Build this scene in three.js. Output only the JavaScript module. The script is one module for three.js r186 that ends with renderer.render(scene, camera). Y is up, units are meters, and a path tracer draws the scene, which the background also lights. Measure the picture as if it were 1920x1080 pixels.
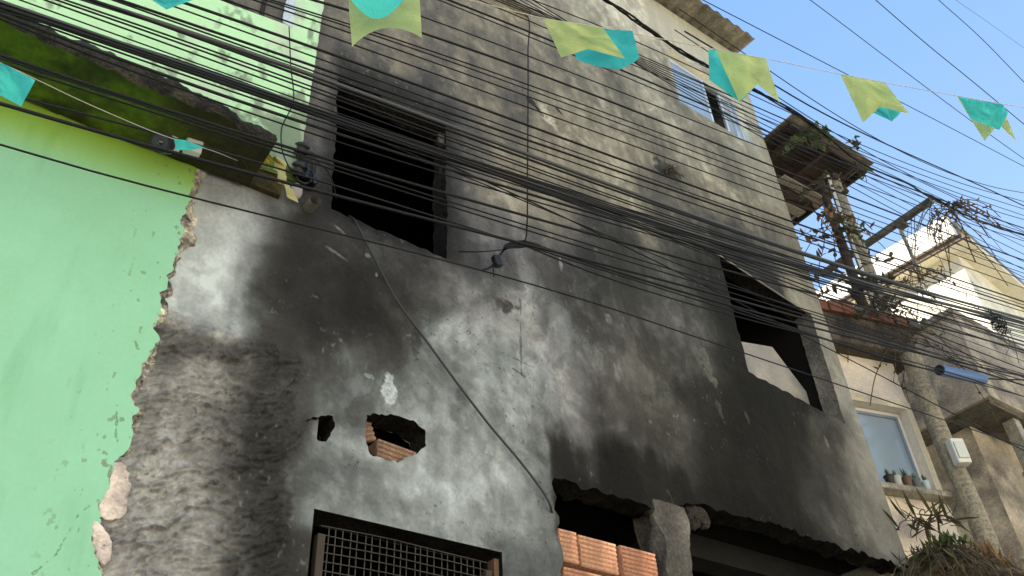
import * as THREE from 'three';
import { mergeGeometries } from 'three/addons/utils/BufferGeometryUtils.js';
import { RoundedBoxGeometry } from 'three/addons/geometries/RoundedBoxGeometry.js';

// ------------------------------------------------------------------ camera, sky, sun, exposure
const scene = new THREE.Scene();
const EYE = new THREE.Vector3(0, 1.6, 3.6);
const AX = new THREE.Vector3(0.81128, -0.04935, 0.58257), AY = new THREE.Vector3(-0.3344, 0.77819, 0.5316), AZ = new THREE.Vector3(0.47959, 0.62608, -0.61483);
const camera = new THREE.PerspectiveCamera(36.258, 16 / 9, 0.05, 400);
camera.position.copy(EYE); camera.up.copy(AY); camera.lookAt(EYE.clone().add(AZ));

const SUN = new THREE.Vector3(-0.6, 0.62, -0.52).normalize();
const EXPOSURE = 2.65;
function makeSky() {
  const W = 512, H = 256, d = new Float32Array(W * H * 4), v = new THREE.Vector3();
  for (let j = 0; j < H; j++) for (let i = 0; i < W; i++) {
    const el = ((j + 0.5) / H - 0.5) * Math.PI, az = ((i + 0.5) / W - 0.5) * 2 * Math.PI;
    v.set(Math.cos(el) * Math.cos(az), Math.sin(el), Math.cos(el) * Math.sin(az));
    const h = Math.max(0, v.y), c = Math.pow(1 - h, 2.2), s = Math.pow(Math.max(0, v.dot(SUN)), 8) * 0.25;
    const low = v.y < 0 ? 0.35 : 1, k = (j * W + i) * 4;
    d[k] = (0.106 + 0.42 * c + s) * low; d[k + 1] = (0.203 + 0.41 * c + s * 0.95) * low; d[k + 2] = (0.385 + 0.27 * c + s * 0.8) * low; d[k + 3] = 1;
  }
  const t = new THREE.DataTexture(d, W, H, THREE.RGBAFormat, THREE.FloatType);
  t.mapping = THREE.EquirectangularReflectionMapping; t.magFilter = t.minFilter = THREE.LinearFilter; t.wrapS = THREE.RepeatWrapping; t.needsUpdate = true;
  return t;
}
scene.background = makeSky();
scene.environment = scene.background;
const sun = new THREE.DirectionalLight(new THREE.Color(1, 0.95, 0.86), 5);
sun.position.copy(SUN).multiplyScalar(60); sun.castShadow = true; sun.shadow.mapSize.set(4096, 4096);
Object.assign(sun.shadow.camera, { left: -25, right: 25, top: 25, bottom: -25, near: 1, far: 140 });
scene.add(sun, sun.target);
const renderer = new THREE.WebGLRenderer({ antialias: true });
renderer.shadowMap.enabled = true;
renderer.toneMapping = THREE.LinearToneMapping;
renderer.toneMappingExposure = EXPOSURE;

// ------------------------------------------------------------------ helpers
let seed = 7;
const rnd = () => { seed = (seed * 1664525 + 1013904223) >>> 0; return seed / 4294967296; };
const rr = (a, b) => a + (b - a) * rnd();
const V = (x, y, z) => new THREE.Vector3(x, y, z);
const ray = (px, py) => AX.clone().multiplyScalar((px - 960) / 1649.3).addScaledVector(AY, (540 - py) / 1649.3).add(AZ);
const onZ = (px, py, z = 0) => { const r = ray(px, py); return EYE.clone().addScaledVector(r, (z - EYE.z) / r.z); };
const onX = (px, py, x) => { const r = ray(px, py); return EYE.clone().addScaledVector(r, (x - EYE.x) / r.x); };
const onY = (px, py, y) => { const r = ray(px, py); return EYE.clone().addScaledVector(r, (y - EYE.y) / r.y); };
const at = (px, py, dist) => EYE.clone().addScaledVector(ray(px, py).normalize(), dist);
const wall2 = (px, py, z = 0) => { const p = onZ(px, py, z); return [p.x, p.y]; };
const lerp = (a, b, t) => a + (b - a) * t, clamp = (x, a = 0, b = 1) => Math.min(b, Math.max(a, x));
const smooth = (a, b, x) => { const t = clamp((x - a) / (b - a)); return t * t * (3 - 2 * t); };
const LAT = new Float32Array(65536); for (let i = 0; i < 65536; i++) LAT[i] = rnd();
function vn(x, y) {
  const xi = Math.floor(x), yi = Math.floor(y); let fx = x - xi, fy = y - yi;
  fx = fx * fx * (3 - 2 * fx); fy = fy * fy * (3 - 2 * fy);
  const a = xi & 255, b = (xi + 1) & 255, c = (yi & 255) << 8, e = ((yi + 1) & 255) << 8;
  return lerp(lerp(LAT[c + a], LAT[c + b], fx), lerp(LAT[e + a], LAT[e + b], fx), fy);
}
function fbm(x, y, o = 4) { let s = 0, a = 0.5, n = 0; for (let i = 0; i < o; i++) { s += a * vn(x + i * 17.3, y + i * 9.1); n += a; a *= 0.5; x *= 2.03; y *= 2.03; } return s / n; }
const lin = (c) => { c /= 255; return c <= 0.04045 ? c / 12.92 : ((c + 0.055) / 1.055) ** 2.4; };
const srgb = (l) => 255 * (l <= 0.0031308 ? l * 12.92 : 1.055 * Math.pow(l, 1 / 2.4) - 0.055);
function tex(W, H, fn, color = true, repeat) {
  const d = new Uint8Array(W * H * 4), o = [0, 0, 0];
  for (let j = 0; j < H; j++) for (let i = 0; i < W; i++) { fn(i, j, o); const k = (j * W + i) * 4; d[k] = clamp(o[0], 0, 255); d[k + 1] = clamp(o[1], 0, 255); d[k + 2] = clamp(o[2], 0, 255); d[k + 3] = 255; }
  const t = new THREE.DataTexture(d, W, H); t.magFilter = THREE.LinearFilter; t.minFilter = THREE.LinearMipmapLinearFilter; t.generateMipmaps = true;
  if (color) t.colorSpace = THREE.SRGBColorSpace;
  if (repeat) { t.wrapS = t.wrapT = THREE.RepeatWrapping; t.repeat.set(repeat, repeat); }
  t.needsUpdate = true; return t;
}
const used = new Map();
function numbered(name) { const n = used.get(name) ?? 0; used.set(name, n + 1); return n ? `${name}_${String(n).padStart(3, '0')}` : name; }
function tag(o, label, category, group) { o.userData.label = label; o.userData.category = category; if (group) o.userData.group = group; return o; }
function thing(name, label, category, pos = V(0, 0, 0), group) { const g = new THREE.Group(); g.name = numbered(name); g.position.copy(pos); scene.add(g); return tag(g, label, category, group); }
function mesh(name, geo, mat, parent, pos) {
  const m = new THREE.Mesh(Array.isArray(geo) ? merge(geo) : geo, mat); m.name = parent ? name : numbered(name);
  m.castShadow = m.receiveShadow = true; if (pos) m.position.copy(pos);
  (parent ?? scene).add(m); return m;
}
function merge(list) {
  return mergeGeometries(list.map((g) => { const n = g.index ? g.toNonIndexed() : g; for (const k of Object.keys(n.attributes)) if (!['position', 'normal', 'uv'].includes(k)) n.deleteAttribute(k); return n; }));
}
const structure = (m) => { m.userData.kind = 'structure'; return m; };
const box = (w, h, d, x = 0, y = 0, z = 0) => new THREE.BoxGeometry(w, h, d).translate(x, y, z);
const rbox = (w, h, d, r = 0.006, x = 0, y = 0, z = 0) => new RoundedBoxGeometry(w, h, d, 2, r).translate(x, y, z);
function bar(a, b, r, r2 = r, seg = 8) {
  const d = b.clone().sub(a), g = new THREE.CylinderGeometry(r2, r, d.length(), seg);
  return g.applyQuaternion(new THREE.Quaternion().setFromUnitVectors(V(0, 1, 0), d.clone().normalize())).translate((a.x + b.x) / 2, (a.y + b.y) / 2, (a.z + b.z) / 2);
}
function beam(a, b, w, h) {   // rectangular bar
  const d = b.clone().sub(a), L = d.length(), m = new THREE.Matrix4().lookAt(a, b, V(0, 1, 0));
  return new RoundedBoxGeometry(w, h, L, 1, Math.min(w, h) * 0.12).applyMatrix4(m).translate((a.x + b.x) / 2, (a.y + b.y) / 2, (a.z + b.z) / 2);
}
const tube = (pts, r, n = 32, rad = 6) => new THREE.TubeGeometry(new THREE.CatmullRomCurve3(pts, false, 'centripetal'), n, r, rad);
function jag(pts, amp, step, closed = false) {   // breaks straight outlines into crumbled ones
  const out = [], n = pts.length - (closed ? 0 : 1);
  for (let i = 0; i < n; i++) {
    const [ax, ay] = pts[i], [bx, by] = pts[(i + 1) % pts.length], L = Math.hypot(bx - ax, by - ay), k = Math.max(1, Math.round(L / step));
    for (let j = 0; j < k; j++) {
      const t = j / k, e = j ? amp * (fbm(ax * 31 + t * L * 24, ay * 17 + t * L * 9, 3) - 0.5) * 3 : 0;
      out.push([lerp(ax, bx, t) - ((by - ay) / L) * e, lerp(ay, by, t) + ((bx - ax) / L) * e]);
    }
  }
  if (!closed) out.push(pts[pts.length - 1]);
  return out;
}
const shapeOf = (pts) => new THREE.Shape(pts.map(([x, y]) => new THREE.Vector2(x, y)));
const pathOf = (pts) => new THREE.Path(pts.map(([x, y]) => new THREE.Vector2(x, y)));
function slabShape(pts, depth, zFront, holes = [], bevel = 0) {
  const s = shapeOf(pts); for (const h of holes) s.holes.push(pathOf(h));
  return new THREE.ExtrudeGeometry(s, { depth: depth - 2 * bevel, bevelEnabled: bevel > 0, bevelSize: bevel, bevelOffset: -bevel, bevelThickness: bevel, bevelSegments: 1, curveSegments: 1 }).translate(0, 0, zFront - depth + bevel);
}
function uvXY(g, x0, y0, w, h) { const p = g.attributes.position, u = g.attributes.uv; for (let i = 0; i < p.count; i++) u.setXY(i, (p.getX(i) - x0) / w, (p.getY(i) - y0) / h); return g; }
function uvBox(g, s = 1) {   // uv in metres on the dominant axis
  const p = g.attributes.position, n = g.attributes.normal, u = g.attributes.uv;
  for (let i = 0; i < p.count; i++) {
    const ax = Math.abs(n.getX(i)), ay = Math.abs(n.getY(i)), az = Math.abs(n.getZ(i));
    if (az >= ax && az >= ay) u.setXY(i, p.getX(i) * s, p.getY(i) * s); else if (ax >= ay) u.setXY(i, p.getZ(i) * s, p.getY(i) * s); else u.setXY(i, p.getX(i) * s, p.getZ(i) * s);
  }
  return g;
}
const std = (o) => new THREE.MeshStandardMaterial({ roughness: 0.95, metalness: 0, ...o });
const rgb = (r, g, b) => new THREE.Color().setRGB(r, g, b);

// generic surfaces: one metre per repeat
function grainTex(base, spread, opts = {}) {
  const { sx = 8, sy = 8, stain = 0.25, N = 384 } = opts;
  return tex(N, N, (i, j, o) => {
    const x = i / N, y = j / N, wx = Math.min(1, x * 6, (1 - x) * 6), wy = Math.min(1, y * 6, (1 - y) * 6), e = Math.min(wx, wy);
    const a = fbm(x * sx, y * sy, 5) - 0.5, b = fbm(x * 70 + 5, y * 70, 2) - 0.5, c = fbm(x * 2.2 + 9, y * 2.2, 3) - 0.5, k = 1 + e * (a * spread * 2 + c * stain * 2) + b * spread;
    o[0] = base[0] * k; o[1] = base[1] * k; o[2] = base[2] * k * (1 - 0.1 * a);
  }, true, 1);
}
const bumpTex = tex(512, 512, (i, j, o) => { const x = i / 512, y = j / 512; o[0] = o[1] = o[2] = 255 * (0.6 * fbm(x * 24, y * 24, 4) + 0.4 * fbm(x * 90, y * 90, 2)); }, false, 1);
const M = {};
M.concrete = std({ map: grainTex([150, 146, 136], 0.35), bumpMap: bumpTex, bumpScale: 0.012 });
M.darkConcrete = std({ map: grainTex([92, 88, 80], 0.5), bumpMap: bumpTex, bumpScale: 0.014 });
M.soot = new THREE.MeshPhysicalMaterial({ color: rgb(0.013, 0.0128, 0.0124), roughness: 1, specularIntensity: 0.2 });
M.sootRough = std({ map: grainTex([58, 55, 51], 0.6), bumpMap: bumpTex, bumpScale: 0.02 });
M.dimRoom = std({ map: grainTex([120, 112, 104], 0.4) });
M.cream = std({ map: grainTex([244, 236, 212], 0.1, { stain: 0.12 }), bumpMap: bumpTex, bumpScale: 0.005 });
M.beige = std({ map: grainTex([226, 215, 203], 0.12, { stain: 0.2 }), bumpMap: bumpTex, bumpScale: 0.005 });
M.greyRender = std({ map: grainTex([134, 130, 120], 0.26, { stain: 0.3 }), bumpMap: bumpTex, bumpScale: 0.008 });
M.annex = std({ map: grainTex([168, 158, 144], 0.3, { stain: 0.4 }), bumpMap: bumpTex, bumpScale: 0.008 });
M.white = std({ color: rgb(0.72, 0.72, 0.7), roughness: 0.5 });
M.frame = std({ map: grainTex([200, 208, 216], 0.12), roughness: 0.4, metalness: 0.4 });
M.blueFrame = std({ color: rgb(0.2, 0.26, 0.36), roughness: 0.5 });
M.glass = new THREE.MeshPhysicalMaterial({ color: rgb(0.6, 0.72, 0.82), roughness: 0.03, transmission: 0.6, thickness: 0, ior: 1.52 });
M.skyTint = std({ color: rgb(0.52, 0.64, 0.8), roughness: 0.35 });  // pale blue stands in for sky reflected in the window panes
M.rust = std({ map: grainTex([92, 62, 44], 0.6), bumpMap: bumpTex, bumpScale: 0.006, roughness: 0.85 });
M.sootIron = std({ map: grainTex([64, 56, 50], 0.5), roughness: 0.8 });
M.iron = std({ map: grainTex([74, 71, 69], 0.3), roughness: 0.6, metalness: 0.5 });
M.wood = std({ map: grainTex([140, 134, 120], 0.5, { sx: 40, sy: 4 }), bumpMap: bumpTex, bumpScale: 0.01 });
M.darkWood = std({ map: grainTex([58, 48, 40], 0.6, { sx: 40, sy: 4 }), bumpMap: bumpTex, bumpScale: 0.01 });
M.tile = std({ map: grainTex([118, 78, 60], 0.4), bumpMap: bumpTex, bumpScale: 0.006 });
M.mortar = std({ map: grainTex([122, 114, 100], 0.5), bumpMap: bumpTex, bumpScale: 0.02 });
M.brick = [[170, 124, 102], [186, 142, 118], [142, 106, 90]].map((c) => std({ map: grainTex(c, 0.4, { stain: 0.9, sx: 6, sy: 14 }), bumpMap: bumpTex, bumpScale: 0.006 }));
M.roof = std({ map: grainTex([118, 112, 100], 0.4), bumpMap: bumpTex, bumpScale: 0.005 });
M.cable = new THREE.MeshPhysicalMaterial({ color: rgb(0.008, 0.008, 0.009), roughness: 0.6, specularIntensity: 0.5 });
M.cableGrey = std({ color: rgb(0.055, 0.058, 0.062), roughness: 0.45 });
M.string = std({ color: rgb(0.5, 0.48, 0.42) });
M.black = std({ color: rgb(0.018, 0.018, 0.02), roughness: 0.4 });
M.asphalt = std({ map: grainTex([66, 65, 63], 0.3), bumpMap: bumpTex, bumpScale: 0.01 });

// ------------------------------------------------------------------ ground and the unseen far side of the street
structure(mesh('ground', uvBox(new THREE.PlaneGeometry(300, 300).rotateX(-Math.PI / 2)), std({ color: rgb(0.16, 0.14, 0.11) })));
structure(mesh('road', uvBox(box(80, 0.06, 5.6, 0, 0.0, 3.9)), M.asphalt));
structure(mesh('pavement', uvBox(box(80, 0.2, 0.9, 0, 0.06, 7.2)), M.concrete));
for (const [x, w, h, col, look] of [[-6, 6.9, 9.2, [234, 222, 200], 'cream house facing the green house'], [1, 6.9, 9.8, [240, 230, 212], 'tallest pale house facing the left part of the burnt house'], [8, 6.9, 9.0, [236, 222, 194], 'warm cream house facing the beige house'], [15, 6.9, 8.4, [232, 224, 206], 'lowest pale house facing the cream house']]) {  // out of view, tall and pale to bounce sun onto the burnt front
  const g = thing('unseen_opposite_house', look + ' from across the street, out of view, bouncing sunlight back', 'house', V(x, 0, 7.7), 'unseen houses across the street');
  const wm = std({ map: grainTex(col, 0.12) }), sh = [[-w / 2, 0], [w / 2, 0], [w / 2, h], [-w / 2, h]];
  const ws = [[-w / 4, 1.2], [w / 4, 1.2], [-w / 4, 4], [w / 4, 4]].map(([a, b]) => [[a - 0.5, b], [a + 0.5, b], [a + 0.5, b + 1.1], [a - 0.5, b + 1.1]]);
  mesh('wall', uvBox(slabShape(sh, 0.2, 0.2, ws)), wm, g); mesh('back', uvBox(box(w, h, 4, 0, h / 2, 2.25)), wm, g);
  mesh('roof', box(w + 0.3, 0.15, 5, 0, h + 0.08, 2), M.roof, g);
}

// ------------------------------------------------------------------ stains of the burnt wall, laid out in metres on the wall
const WX0 = 0.1, WX1 = 6.7, WY0 = 2.4, WY1 = 10.9, KLIT = [1.2, 1.22, 1.13];
// how light the render is at places on the wall (x, y, grey level), read off row by row
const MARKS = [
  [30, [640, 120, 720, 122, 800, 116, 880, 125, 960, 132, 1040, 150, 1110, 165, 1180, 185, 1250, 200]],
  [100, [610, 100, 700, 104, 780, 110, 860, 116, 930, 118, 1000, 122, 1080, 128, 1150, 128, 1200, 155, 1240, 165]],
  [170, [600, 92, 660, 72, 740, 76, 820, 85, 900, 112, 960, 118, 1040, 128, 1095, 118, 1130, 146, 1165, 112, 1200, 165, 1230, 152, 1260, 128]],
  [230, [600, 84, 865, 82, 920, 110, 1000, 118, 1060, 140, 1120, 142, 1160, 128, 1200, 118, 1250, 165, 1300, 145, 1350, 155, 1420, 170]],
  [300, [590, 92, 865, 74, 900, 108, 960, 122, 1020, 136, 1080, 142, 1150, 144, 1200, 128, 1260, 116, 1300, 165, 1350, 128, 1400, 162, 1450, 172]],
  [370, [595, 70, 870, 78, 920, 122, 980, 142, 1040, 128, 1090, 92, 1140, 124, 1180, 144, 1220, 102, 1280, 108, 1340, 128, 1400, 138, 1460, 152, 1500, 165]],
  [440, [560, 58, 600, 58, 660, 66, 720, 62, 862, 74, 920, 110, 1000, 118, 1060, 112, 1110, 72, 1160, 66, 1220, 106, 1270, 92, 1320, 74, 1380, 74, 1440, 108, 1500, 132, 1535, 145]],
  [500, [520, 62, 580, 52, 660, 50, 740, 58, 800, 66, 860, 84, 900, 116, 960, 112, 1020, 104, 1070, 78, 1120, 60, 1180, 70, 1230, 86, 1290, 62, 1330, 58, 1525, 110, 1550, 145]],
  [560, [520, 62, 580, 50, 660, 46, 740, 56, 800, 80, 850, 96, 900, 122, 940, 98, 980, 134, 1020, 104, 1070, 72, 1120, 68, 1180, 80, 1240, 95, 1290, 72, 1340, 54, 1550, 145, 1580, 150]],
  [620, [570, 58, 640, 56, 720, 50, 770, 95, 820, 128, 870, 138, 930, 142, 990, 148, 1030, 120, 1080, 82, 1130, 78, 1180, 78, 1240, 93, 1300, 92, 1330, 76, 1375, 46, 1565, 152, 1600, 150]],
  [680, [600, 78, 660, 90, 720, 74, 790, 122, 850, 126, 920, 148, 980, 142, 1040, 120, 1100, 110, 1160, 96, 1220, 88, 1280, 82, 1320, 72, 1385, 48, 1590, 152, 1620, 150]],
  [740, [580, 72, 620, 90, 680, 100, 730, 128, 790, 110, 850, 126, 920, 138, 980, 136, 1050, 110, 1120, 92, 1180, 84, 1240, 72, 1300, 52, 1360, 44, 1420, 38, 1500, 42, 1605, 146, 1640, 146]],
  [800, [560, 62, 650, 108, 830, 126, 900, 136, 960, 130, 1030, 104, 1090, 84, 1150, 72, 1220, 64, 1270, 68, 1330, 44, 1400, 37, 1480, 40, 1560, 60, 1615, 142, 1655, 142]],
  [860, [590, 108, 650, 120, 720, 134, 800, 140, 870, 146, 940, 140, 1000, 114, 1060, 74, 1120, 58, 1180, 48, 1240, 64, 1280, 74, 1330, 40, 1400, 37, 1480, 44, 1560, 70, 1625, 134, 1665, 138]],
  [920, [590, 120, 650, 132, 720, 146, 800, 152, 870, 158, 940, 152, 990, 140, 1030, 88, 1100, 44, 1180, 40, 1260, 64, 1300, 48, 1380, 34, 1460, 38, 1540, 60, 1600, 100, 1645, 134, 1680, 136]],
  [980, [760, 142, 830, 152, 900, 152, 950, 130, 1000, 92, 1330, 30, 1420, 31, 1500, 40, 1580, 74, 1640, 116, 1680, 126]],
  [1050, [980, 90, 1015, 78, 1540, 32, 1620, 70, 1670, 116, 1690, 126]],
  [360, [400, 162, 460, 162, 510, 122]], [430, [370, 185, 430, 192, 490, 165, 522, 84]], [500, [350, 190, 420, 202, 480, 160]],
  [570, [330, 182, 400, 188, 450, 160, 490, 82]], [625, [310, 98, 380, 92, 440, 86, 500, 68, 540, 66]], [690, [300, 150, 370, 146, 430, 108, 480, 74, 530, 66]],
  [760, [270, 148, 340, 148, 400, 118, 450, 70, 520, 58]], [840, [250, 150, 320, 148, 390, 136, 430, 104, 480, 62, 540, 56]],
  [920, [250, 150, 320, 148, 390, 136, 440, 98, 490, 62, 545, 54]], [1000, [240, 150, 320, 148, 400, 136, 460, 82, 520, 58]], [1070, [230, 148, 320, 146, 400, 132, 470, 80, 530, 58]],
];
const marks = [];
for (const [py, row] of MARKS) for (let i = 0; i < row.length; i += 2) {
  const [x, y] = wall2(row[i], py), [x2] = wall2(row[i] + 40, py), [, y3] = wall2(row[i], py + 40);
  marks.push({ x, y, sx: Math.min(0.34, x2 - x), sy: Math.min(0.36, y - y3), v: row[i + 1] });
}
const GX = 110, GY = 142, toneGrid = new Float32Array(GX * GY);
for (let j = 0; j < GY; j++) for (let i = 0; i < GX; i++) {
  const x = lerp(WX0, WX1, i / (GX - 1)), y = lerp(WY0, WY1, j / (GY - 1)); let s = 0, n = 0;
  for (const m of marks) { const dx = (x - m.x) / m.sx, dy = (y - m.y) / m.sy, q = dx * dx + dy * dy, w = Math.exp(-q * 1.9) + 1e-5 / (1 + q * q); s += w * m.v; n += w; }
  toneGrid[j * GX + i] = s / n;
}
function tone(x, y) {
  const u = clamp((x - WX0) / (WX1 - WX0)) * (GX - 1.001), v = clamp((y - WY0) / (WY1 - WY0)) * (GY - 1.001), i = u | 0, j = v | 0, fx = u - i, fy = v - j, k = j * GX + i;
  return lerp(lerp(toneGrid[k], toneGrid[k + 1], fx), lerp(toneGrid[k + GX], toneGrid[k + GX + 1], fx), fy);
}
// flaked spots (light) and gouges (dark): place, half sizes in metres, turn, grey level
const SPOTS = [[1030, 222, 0.09, 0.16, 0.5, 185], [1062, 258, 0.05, 0.09, 0.3, 175], [1105, 275, 0.16, 0.04, -0.4, 165], [728, 735, 0.05, 0.1, 0, 205], [690, 705, 0.04, 0.02, 0, 170], [1322, 680, 0.09, 0.2, 0.2, 112], [1140, 596, 0.05, 0.06, 0, 130], [1050, 490, 0.02, 0.1, 0, 150],
  [1000, 196, 0.12, 0.03, -0.7, 62], [1045, 205, 0.09, 0.02, -0.8, 66], [1250, 318, 0.16, 0.14, 0.2, 70], [945, 575, 0.12, 0.07, -0.2, 82], [1228, 770, 0.09, 0.02, -0.4, 92], [1255, 738, 0.05, 0.015, 0, 96], [1350, 770, 0.03, 0.1, 0.1, 80], [1400, 780, 0.02, 0.07, 0.2, 78],
  [1550, 830, 0.02, 0.06, 0.2, 120], [780, 640, 0.03, 0.11, 0, 86], [905, 690, 0.05, 0.03, 0.4, 160], [985, 545, 0.03, 0.05, 0, 168], [635, 430, 0.05, 0.02, -0.4, 130], [690, 480, 0.03, 0.02, -0.5, 150], [705, 515, 0.01, 0.02, 0, 170], [630, 475, 0.09, 0.012, -0.3, 118]].map(([px, py, a, b, t, v]) => { const [x, y] = wall2(px, py); return { x, y, a, b, c: Math.cos(t), s: Math.sin(t), v }; });
const SOOTED = [[[621, 392], [838, 236], 0.15, 0.8, 44], [[1400, 700], [1440, 480], 0.1, 0.5, 46], [[1045, 1000], [1290, 905], 0.07, 0.8, 30], [[1330, 1040], [1500, 985], 0.07, 0.55, 28]].map(([a, b, r, k, v]) => { const [x0, y0] = wall2(...a), [x1, y1] = wall2(...b); return { x0, x1, y0, y1, r, k, v }; });
const CRACKS = [[[975, 560], [977, 705]], [[940, 660], [1000, 690]], [[960, 690], [985, 708]]].map((l) => l.map(([a, b]) => wall2(a, b)));
// left edge of the bare strip: where the green render has broken away
const EDGE_PX = [[376, 300], [360, 340], [352, 380], [340, 420], [334, 470], [322, 510], [300, 556], [304, 590], [284, 614], [297, 642], [277, 672], [256, 712], [246, 750], [257, 776], [246, 800], [241, 842], [213, 866], [206, 912], [182, 946], [189, 976], [171, 1006], [176, 1040], [190, 1072], [192, 1110], [186, 1160]];
const EDGE = EDGE_PX.map(([a, b]) => wall2(a, b, 0.03));
const ROUGH_TOP = [[270, 560], [310, 588], [360, 606], [420, 625], [480, 640], [560, 668], [620, 690]].map(([a, b]) => wall2(a, b));
const alongX = (line, x) => { for (let i = 0; i + 1 < line.length; i++) if (x <= line[i + 1][0] || i + 2 === line.length) { const t = (x - line[i][0]) / (line[i + 1][0] - line[i][0]); return lerp(line[i][1], line[i + 1][1], clamp(t, -0.5, 1.5)); } };
const alongY = (line, y) => { for (let i = 0; i + 1 < line.length; i++) if (y >= line[i + 1][1] || i + 2 === line.length) { const t = (y - line[i][1]) / (line[i + 1][1] - line[i][1]); return lerp(line[i][0], line[i + 1][0], clamp(t)); } };
const roughMask = (x, y) => smooth(-0.03, 0.01, x - alongY(EDGE, y)) * smooth(0.05, -0.06, y - alongX(ROUGH_TOP, x) + 0.1 * (fbm(x * 9, y * 9, 3) - 0.5)) * smooth(1.5, 1.36, x + 0.12 * (fbm(x * 5 + 3, y * 7, 3) - 0.5));
function ridges(x, y) {   // trowelled, slumped mortar
  const wx = x + 0.12 * (fbm(x * 4, y * 4, 3) - 0.5), wy = y + 0.12 * (fbm(x * 4 + 31, y * 4, 3) - 0.5), a = 0.7 * wx + 0.5 * wy, b = -0.5 * wx + 0.7 * wy;
  const u = 0.85 * wx + 0.35 * wy, w = -0.25 * wx + 0.9 * wy, ri = (p, q, o, e) => Math.pow(1 - Math.abs(2 * fbm(p, q, o) - 1), e);
  const r1 = ri(a * 5, b * 11, 2, 8), r2 = ri(u * 7 + 7, w * 19, 2, 8), r3 = ri(u * 16 + 3, w * 34 + 9, 2, 7), r4 = ri(u * 34 + 13, w * 60 + 2, 2, 8);
  const h = 0.36 * r1 + 0.42 * r2 + 0.42 * r3 + 0.22 * r4; return { h, edge: smooth(0.3, 0.85, h) };
}
const TW = 1400, TH = 1804;
const wallMap = tex(TW, TH, (i, j, o) => {
  const x = lerp(WX0, WX1, i / TW), y = lerp(WY0, WY1, j / TH);
  const q1 = fbm(x * 3.1, y * 2.6, 4) - 0.5, q2 = fbm(x * 3.1 + 40, y * 2.6 + 11, 4) - 0.5;
  let v = tone(x + 0.26 * q1, y + 0.34 * q2);
  const sw = fbm(x * 1.7 + 20, y * 1.5, 3), sv = fbm(x * 1.7, y * 1.5 + 33, 3), blot = 0.55 * (fbm(x * 3.2 + 2.4 * sw, y * 2.3 + 2.4 * sv, 5) - 0.5) + 0.5 * (fbm(x * 8 + 3.5 * sv, y * 6 + 3 * sw, 4) - 0.5), streak = fbm(x * 17, y * 0.9 + 5, 4) - 0.5, mid = fbm(x * 15 + 8, y * 13, 4) - 0.5, fine = fbm(x * 80, y * 70, 3) - 0.5;
  const streak0 = fbm(x * 9 + 70, y * 1.2, 3) - 0.5;
  for (const o of SOOTED) {   // smoke that poured out and up
    const dx = Math.max(o.x0 - x, 0, x - o.x1), dy = y > o.y1 ? (y - o.y1) / 2.6 : y < o.y0 ? (o.y0 - y) * 1.6 : 0, d = Math.hypot(dx, dy) + 0.07 * q1 + 0.1 * streak0 + 0.05 * (fbm(x * 9, y * 9, 3) - 0.5);
    v = lerp(v, o.v, o.k * smooth(o.r, 0, d));
  }
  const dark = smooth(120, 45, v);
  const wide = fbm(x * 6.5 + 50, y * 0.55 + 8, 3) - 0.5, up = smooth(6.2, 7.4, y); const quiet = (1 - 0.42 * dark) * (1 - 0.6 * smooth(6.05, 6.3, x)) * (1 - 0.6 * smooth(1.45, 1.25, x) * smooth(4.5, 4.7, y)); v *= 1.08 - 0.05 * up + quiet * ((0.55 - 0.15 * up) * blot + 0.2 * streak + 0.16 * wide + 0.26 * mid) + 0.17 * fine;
  const scuff = fbm(x * 4.2 + 3.2 * sv, y * 3.4 + 3.2 * sw, 6), zone = smooth(5.9, 5.2, y + q1) * smooth(4.6, 3.9, x + q2) * (1 - 0.8 * dark) * smooth(1.35, 1.55, x);
  v += zone * (13 * smooth(0.52, 0.58, scuff) + 13 * smooth(0.6, 0.64, scuff) - 11 * smooth(0.42, 0.36, scuff));   // chalky scuffs with ragged edges
  v += 10 * (1 - zone) * smooth(0.56, 0.62, scuff) * smooth(50, 90, v) * (x > 1.5 ? 1 : 0);
  v += 12 * quiet * smooth(0.02, 0.3, mid + 0.7 * blot + 0.3 * q1) * smooth(40, 100, v);          // rubbed lighter patches
  const ash = fbm(x * 44 + 3, y * 26, 3); v += (22 + 22 * dark) * smooth(0.72, 0.86, ash) * smooth(0.5, 0.62, fbm(x * 3 + 70, y * 3, 3));
  v *= 1 - 0.3 * quiet * smooth(0.78, 0.86, fbm(x * 60 + 9, y * 50 + 4, 2)) * smooth(0.52, 0.64, fbm(x * 4, y * 4 + 60, 2));
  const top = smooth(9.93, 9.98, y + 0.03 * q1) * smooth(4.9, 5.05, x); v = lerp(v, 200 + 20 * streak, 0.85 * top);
  const rm = roughMask(x, y);
  if (rm > 0) { const r = ridges(x, y); v *= 1 + rm * (0.0 - 0.16 * r.edge + 0.12 * fine + 0.08 * mid); }
  for (const s of SPOTS) {
    const dx = x - s.x, dy = y - s.y; if (Math.abs(dx) > 0.5 || Math.abs(dy) > 0.5) continue;
    const a = (dx * s.c + dy * s.s) / s.a, b = (-dx * s.s + dy * s.c) / s.b, e = Math.sqrt(a * a + b * b) + 1.5 * (fbm(x * 18 + 2, y * 18, 4) - 0.5) + 0.5 * mid;
    v = lerp(v, s.v * (1 + 0.5 * fine + 0.3 * mid), 0.92 * smooth(1, 0.62, e));
  }
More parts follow.
